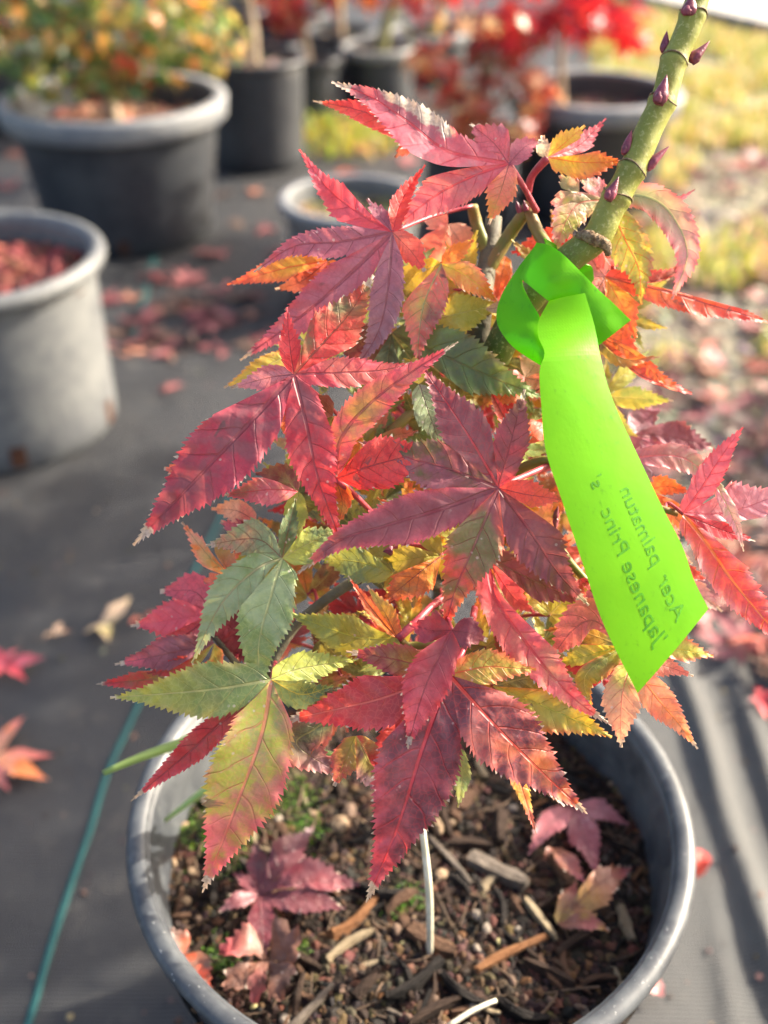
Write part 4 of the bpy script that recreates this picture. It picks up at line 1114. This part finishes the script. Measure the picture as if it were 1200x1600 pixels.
leaf((400, 815), .395, lobe(36, 'sal', 'org', (370, 798), (330, 795), pat='peach', dry=.3), lobe(36, 'wine', 'pink', (380, 830), (345, 815)), pet=False)
# --- pink cluster far left
leaf((330, 960), .399,
     lobe(60, 'pink', 'rose', (290, 965), (205, 978), pat='rose', edge='red', dry=.9, vein='rose'),
     lobe(54, 'rose', 'rose', (305, 925), (250, 924), pat='pink', dry=.5, dz=(3, 6)),
     lobe(46, 'red', 'rose', (285, 995), (210, 1030), pat='pink', dz=(3, 5)),
     lobe(70, 'mag', 'wine', (370, 990), (385, 1040), pat='wine', dz=(5, 8)))
leaf((335, 1005), .389, lobe(52, 'gmau', 'rose', (280, 1018), (180, 1038), pat='plum', edge='dred', dry=.9, vein='plum', fold=.4), lobe(40, 'olv', 'dred', (300, 1040), (230, 1052), pat='red'), lobe(50, 'olv', 'dred', (320, 1040), (240, 1060), (150, 1069), pat='red', edge='red', dry=.5, dz=(5, 8)), pet=False)
# --- yellow green leaf with curled lobes, centre
leaf((621, 998), .374,
     lobe(60, 'ygr', 'grn', (560, 996), (510, 980), (450, 958), pat='olv', edge='ygr', vein='ygr', dry=.3),
     lobe(20, 'org', 'ora', (580, 950), (544, 900), pat='yel', dry=.5, dz=(-3, -6), fold=.8),
     lobe(32, 'org', 'ygr', (600, 955), (574, 915), pat='yel', edge='ora', dry=.6, dz=(0, -3)),
     lobe(34, 'ygr', 'grn', (600, 1030), (560, 1050), pat='grn'), pet=[(650, 972, .376), (676, 946, .384), (700, 930, .395)], petw=4)
leaf((690, 868), .379, lobe(62, 'yel', 'wine', (655, 895), (598, 942), pat='org', edge='ora', vein='wine', dry=.2), lobe(48, 'olv', 'yel', (645, 872), (582, 885), pat='olv', vein='olv'), lobe(40, 'olv', 'ygr', (672, 850), (660, 820)), lobe(30, 'yel', 'ygr', (700, 890), (705, 920)), pet=[(670, 856, .383), (640, 852, .386), (612, 860, .39)], petw=3)
leaf((615, 895), .381, lobe(62, 'grn', 'grn', (560, 878), (498, 872), pat='ygr', vein='ygr', dry=.2), lobe(40, 'grn', 'olv', (600, 870), (570, 850)), pet=False)
# --- leaves hanging behind the left red lobe of the bottom leaf
leaf((520, 1122), .378, lobe(62, 'dgrn', 'plum', (490, 1140), (465, 1165), (540, 1215), pat='gmau', edge='sal'), pet=False)
leaf((556, 1150), .3735, lobe(44, 'olv', 'red', (545, 1175), (522, 1228), pat='olv', edge='red', dry=.6, vein='olv'), lobe(34, 'olv', 'red', (575, 1175), (590, 1200), pat='red'), lobe(52, 'ygr', 'plum', (580, 1200), (605, 1250), pat='gmau', edge='sal', dz=(6, 10)), pet=False)
leaf((640, 1130), .385, lobe(44, 'redor', 'red', (610, 1160), (575, 1192), pat='red', vein='red'), pet=False)
# --- centre top leaves
leaf((690, 412), .387,
     lobe(66, 'ygr', 'sal', (664, 470), (655, 520), (652, 572), half=('plum', -1), pat='sal', edge='rose', vein='sage', dry=.3),
     lobe(42, 'yel', 'sal', (730, 432), (780, 474), pat='org', edge='rose', vein='yel', dry=.4),
     lobe(26, 'org', 'org', (712, 395), (740, 375), pat='org', vein='org', dz=(-3, -5)),
     lobe(40, 'yel', 'olv', (650, 430), (618, 470), pat='yel', dz=(5, 9)))
leaf((672, 500), .396, lobe(58, 'olv', 'olv', (725, 488), (790, 474), pat='olv', edge='yel', dry=.3), lobe(40, 'dgrn', 'olv', (640, 470), (610, 440), pat='yel'), lobe(20, 'tan', 'tan', (770, 482), (824, 474), dry=1.0, dz=(0, -6), start=(760, 482)), pet=False)
leaf((612, 520), .398,
     lobe(92, 'dgrn', 'dgrn', (690, 555), (770, 590), (850, 622), pat='grn', edge='dol', vein='dol', dry=.2, dz=(-6, -8)),
     lobe(90, 'dgrn', 'dol', (605, 570), (600, 640), pat='dgrn', vein='dol'),
     lobe(80, 'dol', 'plum', (575, 545), (540, 590), pat='wine'),
     lobe(80, 'dgrn', 'olv', (655, 580), (690, 640), pat='grn', dz=(4, 10)))
leaf((820, 590), .399, lobe(64, 'peach', 'sal', (850, 600), (860, 640), pat='sal'), lobe(50, 'sal', 'org', (800, 600), (770, 640)), lobe(50, 'peach', 'tan', (835, 570), (840, 540)), pet=False)
leaf((655, 600), .378, lobe(44, 'gmau', 'plum', (668, 640), (690, 700), pat='sage', dry=.4), lobe(32, 'yel', 'olv', (650, 575), (630, 562), dry=.4), pet=False)
leaf((820, 690), .386, lobe(18, 'redor', 'brn', (790, 655), (768, 612), (776, 604), pat='bred', dry=.5, fold=.8), lobe(34, 'ora', 'redor', (840, 672), (870, 660), pat='redor'), pet=False)
# --- leaf behind the cane
leaf((950, 312), .393,
     lobe(52, 'sage', 'sal', (905, 318), (882, 350), (864, 402), pat='ygr', edge='lpink', vein='sal', dry=.5, dz=(-4, -6)),
     lobe(64, 'sage', 'olv', (975, 370), (998, 420), (1002, 476), pat='ygr', edge='plum', vein='redor', dry=.2, dz=(-2, 2)),
     lobe(52, 'sage', 'lpink', (1000, 305), (1045, 330), (1074, 395), (1050, 468), pat='lpink', edge='rose', vein='sage', dry=.3, dz=(-3, 4), n=1, fold=.5),
     lobe(34, 'lpink', 'lpink', (925, 290), (905, 272), pat='sage', edge='rose'),
     lobe(14, 'lpink', 'rose', (1030, 322), (1060, 312), (1086, 296), dz=(3, 6), start=(1010, 318))), 
leaf((905, 300), .391, lobe(34, 'tan', 'peach', (890, 290), (876, 274), pat='sage', edge='rose', dry=.5), lobe(30, 'sage', 'lpink', (880, 310), (862, 318)), pet=False)
# --- vivid orange red leaves, right of the tape
leaf((945, 432), .400,
     lobe(46, 'org', 'bred', (1030, 452), (1110, 476), (1200, 503), pat='ora', edge='bred', vein='dred', dry=.2, n=1),
     lobe(36, 'redor', 'brn', (1010, 440), (1050, 428), (1078, 402), pat='redor', edge='bred', dry=.3),
     lobe(60, 'yel', 'redor', (968, 470), (994, 528), pat='org', edge='redor', vein='ora'),
     lobe(46, 'lpink', 'redor', (925, 400), (985, 410), pat='peach', dz=(4, 4)),
     lobe(50, 'brn', 'ora', (925, 470), (905, 520), pat='ora'))
leaf((925, 520), .405,
     lobe(56, 'ora', 'redor', (985, 575), (1020, 595), (1080, 614), pat='org', edge='bred', vein='dred', dry=.2),
     lobe(44, 'org', 'org', (985, 550), (1040, 600), pat='ora', dz=(-4, -3)),
     lobe(60, 'ora', 'ora', (960, 530), (1000, 555), pat='org'),
     lobe(26, 'olv', 'org', (970, 560), (1030, 558), pat='brn', dz=(-6, -5)), pet=False)
leaf((905, 395), .412, lobe(60, 'redor', 'ora', (850, 385), (800, 395), pat='bred', vein='dred'), lobe(46, 'ora', 'redor', (830, 420), (810, 440)), pet=False)
leaf((790, 400), .418, lobe(30, 'org', 'ora', (782, 440), (775, 470), pat='yel'), pet=False)
leaf((700, 350), .42, lobe(70, 'peach', 'peach', (690, 390), (680, 430), pat='sal', vein='peach'), lobe(50, 'peach', 'sal', (720, 380), (735, 410), pat='peach'), lobe(40, 'sal', 'peach', (680, 340), (660, 330)), pet=False)
# --- right hand leaves
leaf((985, 680), .43, lobe(60, 'plum', 'wine', (1040, 682), (1118, 700), pat='mauve', vein='plum'), lobe(50, 'gmau', 'plum', (1010, 655), (1030, 640), pat='mauve'), lobe(50, 'mauve', 'pink', (1030, 700), (1060, 720)), pet=False)
leaf((985, 716), .392, lobe(40, 'mauve', 'sage', (1050, 712), (1090, 730), (1122, 776), pat='mauve', edge='lpink', vein='pink', dry=.3), lobe(44, 'mauve', 'plum', (1000, 740), (1010, 775), pat='gmau'), pet=False)
leaf((1000, 770), .403, lobe(34, 'org', 'org', (1040, 760), (1080, 770), pat='ora', edge='org'), lobe(44, 'ora', 'org', (1030, 785), (1080, 835), pat='org'), lobe(40, 'lpink', 'peach', (1030, 810), (1050, 850), (1080, 880), pat='lpink', dry=.5), pet=False)
leaf((1068, 803), .3705,
     lobe(40, 'rose', 'rose', (1098, 760), (1128, 712), (1160, 668), pat='pink', edge='red', vein='red', dry=.2, dz=(-2, -4), n=1),
     lobe(90, 'pink', 'lpink', (1140, 800), (1230, 768), pat='lpink', vein='pink', dry=.1, dz=(3, 6)),
     lobe(60, 'redor', 'red', (1105, 850), (1150, 915), (1240, 1020), pat='bred', edge='lpink', vein='org', dry=.2, dz=(-3, 0), n=1),
     lobe(30, 'red', 'bred', (1120, 825), (1180, 845), pat='red', dry=.6),
     lobe(22, 'sage', 'straw', (1120, 760), (1150, 820), (1162, 862), pat='lpink', dz=(-3, -5), start=(1105, 745), dry=.5))
leaf((1040, 900), .40, lobe(40, 'peach', 'tan', (1085, 925), (1128, 955), pat='lpink', dry=.8), lobe(30, 'brn', 'redor', (1070, 895), (1100, 905)), pet=False)
# --- inner fill leaves, shaded in the crown
FR = random.Random(31)
FILL = [(560, 620, .425), (640, 660, .43), (700, 720, .43), (600, 780, .42), (545, 850, .415), (640, 930, .415), (560, 960, .415), (480, 930, .41), (500, 1020, .41), (580, 1060, .405), (690, 1100, .405), (800, 980, .41),
        (850, 1000, .405), (860, 860, .415), (880, 700, .425), (940, 620, .425), (870, 560, .425), (700, 560, .43), (650, 480, .43), (600, 450, .425), (880, 480, .43), (960, 860, .415), (1000, 960, .405), (450, 780, .41), (420, 920, .41), (470, 1090, .405),
        (760, 620, .44), (820, 780, .435), (720, 860, .43), (620, 1110, .40), (800, 1090, .39), (940, 1060, .395), (520, 560, .42), (400, 960, .412), (760, 480, .45), (650, 560, .44), (590, 700, .44), (700, 640, .445), (760, 740, .445), (660, 800, .44), (520, 780, .43), (600, 870, .435), (700, 960, .43), (770, 900, .44), (480, 860, .425), (560, 1010, .425), (450, 1000, .42), (640, 1040, .42), (900, 940, .425), (880, 800, .44), (900, 1010, .415), (960, 720, .44), (930, 540, .44), (840, 640, .445), (560, 520, .435), (400, 1010, .425), (1010, 830, .43), (540, 1100, .415)]
FILLG = [(600, 470, .408), (640, 560, .408), (700, 520, .412), (560, 640, .405), (610, 740, .402), (720, 620, .408), (830, 560, .412), (870, 640, .41), (660, 840, .40), (560, 830, .398), (740, 840, .402), (470, 700, .40), (880, 500, .416), (820, 860, .402), (640, 980, .396), (500, 1000, .398), (860, 960, .396), (735, 440, .41), (800, 500, .412), (770, 560, .41), (690, 470, .412), (900, 430, .415), (900, 600, .408), (560, 700, .40), (690, 690, .404), (800, 700, .404), (960, 480, .415), (430, 860, .40), (600, 920, .396), (760, 1010, .395)]
FCOL = [[('grn', 'olv', 'dgrn'), ('olv', 'ygr', 'grn')], [('dgrn', 'grn', 'olv'), ('olv', 'org', 'dgrn')], [('plum', 'sal', 'mauve'), ('sal', 'peach', 'pink')], [('red', 'redor', 'dred'), ('wine', 'red', 'red')], [('olv', 'sal', 'brn'), ('org', 'sal', 'olv')]]
for (u, v, d) in FILL + FILLG:
    cols = FR.choice(FCOL if d > .4165 or (u, v, d) in FILL else FCOL[:2] + [[('olv', 'yel', 'ygr'), ('ygr', 'org', 'olv')], [('grn', 'sal', 'olv'), ('org', 'ora', 'yel')]]); size = FR.uniform(80, 118); rot = FR.uniform(-2.2, 2.2) + math.pi
    lb = generic_lobes(FR, size, cols, 1.2, FR.choice([5, 7]))
    ca, sa = math.cos(rot), math.sin(rot)
    for l in lb: l['pts'] = [(u + x * ca - y * sa, v + x * sa + y * ca) for (x, y) in l['pts']]
    leaf((u, v), d, *lb, fold=.25, roll=FR.uniform(-.5, .5))
# ------------------------------------------------------------------ green marking tape with lettering
g = NT('green_tape'); oc = g.coord('Object')
tc = g.mix(g.ramp(g.noise(40, 3, .5, oc), .3, .7), (.15, .52, .002), (.185, .59, .003))
mpt = g.n('ShaderNodeMapping'); g.set(mpt.inputs[0], oc); mpt.inputs['Rotation'].default_value = (.0, .45, .0); mpt.inputs['Scale'].default_value = (1.0, 1.0, .12)
st = g.noise(420, 4, .7, mpt.outputs[0])
tc = g.mix(g.math('MULTIPLY', g.ramp(st, .56, .74), g.ramp(g.noise(70, 3, .6, oc), .42, .62)), tc, (.06, .30, .004))
tn = g.bump(g.noise(60, 4, .6, oc), .12, .002, g.bump(st, .08, .0005))
td = g.pbsdf(tc, .34, .4, tn)
tt = g.n('ShaderNodeBsdfTranslucent'); g.set(tt.inputs['Color'], (.24, .70, .003)); g.set(tt.inputs['Normal'], tn)
mx = g.n('ShaderNodeMixShader'); mx.inputs[0].default_value = .45
g.t.links.new(td, mx.inputs[1]); g.t.links.new(tt.outputs[0], mx.inputs[2])
M_TAPE = g.done(mx.outputs[0])
M_INK = mat_plain('faded_ink', (.030, .17, .003), (.075, .30, .004), 420, .6, .2, .1)
tape = empty('marking_tape', px(870, 450, .375)); tag(tape, 'bright green plastic tape tag tied round the maple cane', 'tape tag')
def strip(name, Lp, Rp, n=48, m=8, bow=0.0, parent=tape, solid=True, crum=.0):
    A = crom([px(*p) for p in Lp], n); B = crom([px(*p) for p in Rp], n)
    V = []; Fq = []
    for i in range(n + 1):
        for k in range(m + 1):
            t = k / m
            p = A[i].lerp(B[i], t) - FWD * (bow * 4 * t * (1 - t)) + FWD * crum * mnoise.noise(A[i].lerp(B[i], t) * 110)
            V.append(p)
    for i in range(n):
        for k in range(m):
            a = i * (m + 1) + k; Fq.append((a, a + 1, a + m + 2, a + m + 1))
    o = link(name, mesh(name, V, Fq), M_TAPE, parent, smooth=False)
    if solid:
        s = o.modifiers.new('thickness', 'SOLIDIFY'); s.thickness = .00028; s.offset = 0
    return o, A, B
tl = [(858, 470, .372), (842, 500, .368), (841, 525, .362), (851, 552, .356), (843, 580, .3535), (846, 637, .352), (853, 705, .351), (879, 785, .350), (911, 882, .349), (943, 975, .348), (996, 1083, .346)]
tr_ = [(914, 458, .368), (922, 484, .366), (930, 513, .364), (939, 560, .362), (950, 603, .361), (968, 650, .3605), (996, 710, .360), (1034, 790, .359), (1066, 853, .3575), (1084, 905, .3565), (1107, 951, .355)]
_, TA, TB = strip('tail', tl, tr_, 80, 20, .0012, solid=False)
# flap behind the tail
strip('flap', [(838, 380, .3765), (858, 384, .3725), (882, 400, .3715), (925, 443, .374), (986, 500, .381)], [(811, 433, .377), (834, 452, .374), (856, 469, .3735), (895, 495, .376), (936, 539, .382)], 90, 14, .0008, crum=.0012)
# loop round the cane, left side
strip('loop', [(838, 382, .3772), (806, 424, .379), (781, 468, .382), (777, 505, .381), (800, 540, .380), (850, 574, .379)], [(824, 424, .3772), (815, 440, .3785), (828, 470, .379), (844, 498, .3785), (842, 526, .3775), (856, 556, .377)], 80, 12, .0006, crum=.0012)
strip('loop', [(905, 412, .382), (924, 416, .386), (928, 436, .392)], [(885, 400, .383), (905, 430, .388), (915, 455, .394)], 20, 6, .0)
strip('loop', [(850, 372, .380), (872, 384, .388), (905, 405, .390)], [(862, 405, .379), (885, 420, .387), (910, 435, .389)], 20, 6, -.001)
# dark gap inside the knot
def tail_pt(s, c):
    """s: 0 at the bottom end .. 1 at the knot, c: 0 left edge .. 1 right edge"""
    f = (1 - s) * 80; i = min(79, max(0, int(f))); fr = f - i
    a = TA[i].lerp(TA[i + 1], fr); b = TB[i].lerp(TB[i + 1], fr)
    return a.lerp(b, c) - FWD * ((.0012) * 4 * c * (1 - c) + .00012)
tlen = sum((TA[i].lerp(TB[i], .5) - TA[i + 1].lerp(TB[i + 1], .5)).length for i in range(80))
twid = (TA[60] - TB[60]).length
def write(txt, s0, c0, height, name='lettering'):
    cu = bpy.data.curves.new('t', 'FONT'); cu.body = txt; cu.size = 1.0; cu.resolution_u = 3
    ob = bpy.data.objects.new('t', cu); COL.objects.link(ob)
    dg = bpy.context.evaluated_depsgraph_get()
    me = bpy.data.meshes.new_from_object(ob.evaluated_get(dg))
    V = [tail_pt(s0 + v.co.x * height / tlen, c0 + v.co.y * height / twid) for v in me.vertices]
    Fq = [tuple(p.vertices) for p in me.polygons]
    bpy.data.objects.remove(ob); bpy.data.curves.remove(cu); bpy.data.meshes.remove(me)
    link(name, mesh(name, V, Fq), M_INK, tape, smooth=False)
H = .0082
write("Acer  palmatun", .045, .640, H)
write("'Japanese Princ   s'", .035, .36, H)

# ------------------------------------------------------------------ grass weed in the pot
g = NT('weed_blade'); oc = g.coord('Object')
wc = g.mix(g.noise(60, 3, .5, oc), lin((150, 176, 90)), lin((196, 210, 140)))
wd = g.pbsdf(wc, .45, .4); wt = g.n('ShaderNodeBsdfTranslucent'); g.set(wt.inputs['Color'], lin((170, 205, 90)))
mx = g.n('ShaderNodeMixShader'); mx.inputs[0].default_value = .35
g.t.links.new(wd, mx.inputs[1]); g.t.links.new(wt.outputs[0], mx.inputs[2]); M_WEED = g.done(mx.outputs[0])
wroot = gz(430, 1215, SOILZ)
weed = empty('grass_weed', wroot); tag(weed, 'pale green grass weed leaning out over the pot rim', 'weed')
for pts, r in [([(400, 1170, .475), (345, 1135, .468), (285, 1160, .462), (215, 1185, .458), (162, 1208, .455)], .0034),
               ([(400, 1190, .49), (330, 1228, .494), (258, 1282, .497)], .0030),
               ([(410, 1150, .47), (350, 1100, .46), (318, 1072, .455), (300, 1120, .452)], .0026),
               ([(450, 1190, .47), (500, 1175, .462), (560, 1195, .46)], .0026), ([(440, 1160, .46), (400, 1060, .445), (375, 1015, .44)], .0024)]:
    P = [wroot] + [px(*p) for p in pts]
    mb = MB(); mb.tube(P, lambda t, r=r: r * interp([(0, .7), (.3, 1), (.85, .8), (1, .45)], t), 8, n=30, ell=.6)
    mb.build('blade', M_WEED, weed)

# ------------------------------------------------------------------ fallen leaves
LR = random.Random(77)
KINDS = {'red': [((118, 40, 44), (96, 34, 38), (140, 60, 60)), ((130, 36, 40), (110, 44, 44), (92, 34, 38))], 'pink': [((160, 84, 86), (136, 52, 58), (176, 104, 100)), ((170, 80, 82), (120, 48, 56), (150, 84, 80))],
         'peach': [((176, 116, 84), (160, 92, 60), (140, 96, 70)), ((186, 120, 92), (150, 110, 84), (170, 90, 60))], 'brown': [((104, 70, 48), (80, 56, 44), (130, 98, 70)), ((132, 104, 78), (96, 66, 48), (88, 58, 42))],
         'orange': [((190, 84, 40), (130, 66, 40), (176, 70, 38)), ((176, 66, 36), (184, 90, 44), (120, 66, 40))]}
LIB = {k: [local_leaf(LR, .040, KINDS[k], 1.3, LR.choice([5, 7, 7]), tooth=5.5, dry=.3) for _ in range(3)] for k in KINDS}
for k in LIB:
    for me in LIB[k]: me.materials.append(M_LEAF_OLD); me.polygons.foreach_set('use_smooth', [True] * len(me.polygons))
def fallen(kind, p, sc, rz, tilt=(0, 0), label=None, group=None, i=None):
    me = LIB[kind][LR.randrange(3) if i is None else i]
    o = bpy.data.objects.new('fallen_leaf', me); COL.objects.link(o)
    o.location = p; o.scale = (sc, sc, sc); o.rotation_euler = (tilt[0], tilt[1], rz)
    return tag(o, label, 'leaf', group)
def own_leaf(label, base, zoff, cols, tips, zf, widths=None, curl=6, tooth=8):
    """a fallen leaf with its lobes where the photo shows them, lying on zf"""
    b = gz(base[0], base[1], zoff)
    S = 1000.0; lobes = []
    for i, t in enumerate(tips):
        q = gz(t[0], t[1], zoff); x, y = (q.x - b.x) * S, (q.y - b.y) * S; L = math.hypot(x, y); c = cols[i % len(cols)]
        lobes.append(dict(pts=[(x * .5 + LR.uniform(-.04, .04) * L, y * .5 + LR.uniform(-.04, .04) * L), (x, y)], w=t[2] if len(t) > 2 else L * .36, c=(c[0], c[1]), pat=c[2], dz=(LR.uniform(-curl, 0), LR.uniform(-curl, curl * .3)), dry=.3))
    def proj(u, v, o): 
        x, y = b.x + u / S, b.y + v / S
        return Vector((x, y, zf(x, y) + .004 + max(-.003, -o)))
    me = leaf_mesh((0, 0), lobes, proj, 1 / S, LR, tooth=tooth / 2.6, fold=.3, cols=(0, .5, .88, 1.0), name='fallen_leaf')
    return tag(link('fallen_leaf', me, M_LEAF_OLD), label, 'leaf')
sz = lambda x, y: soil_z(x, y) + .003
own_leaf('dark red fallen maple leaf with spread lobes on the potting mix', (405, 1400), SOILZ + .008, [((104, 26, 38), (82, 30, 42), (120, 36, 48)), ((116, 32, 44), (84, 30, 44), (92, 26, 36))],
         [(400, 1318), (490, 1300), (562, 1388), (540, 1425), (412, 1505), (345, 1432), (365, 1370)], sz)
own_leaf('faded pink fallen maple leaf near the right inner wall of the pot', (893, 1262), SOILZ + .010, [((140, 70, 76), (126, 44, 56), (168, 96, 100)), ((160, 88, 92), (136, 40, 54), (140, 66, 74))],
         [(982, 1285), (938, 1368), (826, 1335), (860, 1240)], sz, curl=9)
own_leaf('curled yellow and brown fallen leaf lying beside the right pot wall', (872, 1440), SOILZ + .010, [((150, 120, 36), 'dred', 'brn'), ('brn', 'dred', (150, 116, 40))],
         [(985, 1362), (950, 1465), (900, 1375)], sz, curl=9)
own_leaf('narrow rust brown fallen leaf under the faded pink leaf', (862, 1330), SOILZ + .007, [('brn', 'dred', 'brn')], [(912, 1392), (850, 1350)], sz)
own_leaf('crumpled brown and red leaf beside the dark red fallen leaf', (420, 1500), SOILZ + .008, [('dbrn', 'brn', 'dbrn'), ('brn', 'dred', 'dbrn'), ('brn', 'brn', 'dbrn')],
         [(440, 1560, 24), (345, 1500, 24), (350, 1545, 22), (470, 1480, 26), (395, 1560, 22)], sz, curl=12)
own_leaf('curled brown leaf against the left inner wall of the pot', (290, 1490), SOILZ + .006, [('brn', 'dbrn', 'ora')], [(330, 1560, 14), (270, 1465, 12)], sz, curl=10)
# on the near fabric
own_leaf('peach coloured fallen leaf on the fabric left of the pot', (-15, 1185), .014, [('peach', 'sal', 'org'), ('peach', 'wine', 'sal')], [(40, 1120), (82, 1175), (75, 1215), (15, 1240), (-60, 1230), (-40, 1130)], fab_z)
own_leaf('red and pink fallen leaf on the fabric above the peach leaf', (5, 1040), .014, [('red', 'wine', 'pink'), ('pink', 'red', 'red')], [(72, 1035), (40, 1062), (-30, 1070), (-20, 1010), (30, 1012)], fab_z)
own_leaf('pale tan dried leaf on the fabric left of the maple', (160, 975), .014, [('tan', 'straw', 'tan'), ('straw', 'tan', 'olv')], [(205, 940), (172, 1010), (130, 990), (185, 975)], fab_z)
own_leaf('small curled brown leaf beside the pale tan dried leaf', (85, 990), .014, [('tan', 'brn', 'tan')], [(110, 985), (70, 1000), (95, 970)], fab_z)
own_leaf('small brown leaf scrap between the tan leaf and the maple', (222, 965), .014, [('brn', 'ora', 'tan')], [(250, 960), (205, 980)], fab_z)
own_leaf('small orange red leaf scrap on the fabric right of the pot', (1088, 1362), .020, [('ora', 'red', 'redor')], [(1100, 1322, 14), (1080, 1345, 8)], fab_z, curl=10)
own_leaf('pale pink leaf scrap tucked under the right pot rim', (1004, 1520), .020, [('peach', 'lpink', 'sal')], [(1036, 1552, 16), (1020, 1510, 10)], fab_z)
own_leaf('small red leaf on the dark fold at the fabric edge', (1190, 1092), .02, [('red', 'bred', 'mag')], [(1170, 1100), (1215, 1080), (1200, 1120), (1180, 1072)], fab_z)
# litter on the far fabric, between the pots
for (u, v, k, s) in [(297, 440, 'pink', 1.3), (268, 462, 'brown', 1.0), (345, 395, 'pink', 1.2), (352, 452, 'pink', 1.1), (312, 500, 'red', 1.2), (338, 508, 'pink', 1.1), (363, 502, 'red', 1.1), (265, 520, 'brown', 1.0), (240, 540, 'peach', 1.2), (300, 545, 'brown', 1.0),
                     (335, 546, 'pink', 1.1), (372, 545, 'brown', 1.1), (190, 520, 'brown', 1.0), (168, 472, 'red', .9), (172, 545, 'red', .8), (380, 460, 'red', 1.0), (280, 480, 'brown', .9), (400, 490, 'peach', 1.0), (395, 530, 'red', 1.0), (255, 440, 'red', .8),
                     (395, 300, 'peach', 1.0), (420, 355, 'red', 1.0), (380, 350, 'brown', .9), (350, 300, 'brown', .9), (440, 400, 'red', 1.0), (545, 265, 'orange', 1.1), (590, 230, 'red', 1.2), (630, 255, 'pink', 1.1), (600, 290, 'red', 1.0), (520, 240, 'brown', 1.1), (20, 290, 'pink', 1.0), (45, 250, 'brown', 1.0), (15, 240, 'peach', 1.0)] + [(LR.uniform(200, 420), 555 - 130 * LR.random() ** 1.6, LR.choice(['red', 'pink', 'brown', 'brown', 'peach']), LR.uniform(.7, 1.1)) for _ in range(26)]:
    p = gz(u, v, .010)
    kk = {'red': 'dark red', 'pink': 'pink', 'brown': 'dry brown', 'peach': 'peach', 'orange': 'orange'}[k]
    fallen(k, (p.x, p.y, far_z(p.x, p.y) + .004), s, LR.uniform(0, 6.28), (LR.uniform(-.2, .2), LR.uniform(-.2, .2)),
           'blurred %s maple leaf fallen on the far fabric between the pots' % kk, kk + ' leaves on the far fabric')
p = gz(250, 610 + 0, .012); fallen('pink', (p.x + .02, p.y, fab_z(p.x, p.y) + .004), .6, 1.0, (0, 0), 'single small pink leaf on the bare fabric beside the pale pot')
# litter on the gravel at the right
ng = 0
while ng < 296:
    y = .62 + 1.6 * LR.random() ** 1.05; x = fab_edge(y) + LR.uniform(-.05, .05 + .22 * y)
    k = LR.choices(['red', 'pink', 'peach', 'brown', 'orange'], (34, 24, 14, 18, 14))[0]
    kk = {'red': 'dark red', 'pink': 'pink', 'brown': 'dry brown', 'peach': 'peach', 'orange': 'orange'}[k]
    z = fab_z(x, y) if x < fab_edge(y) and y < 1.3 else .006
    fallen(k, (x, y, z + LR.uniform(.004, .010)), LR.uniform(.7, 1.25), LR.uniform(0, 6.28), (LR.uniform(-.4, .4), LR.uniform(-.4, .4)),
           '%s maple leaf in the litter on the gravel at the fabric edge' % kk, kk + ' leaves littering the gravel')
    ng += 1
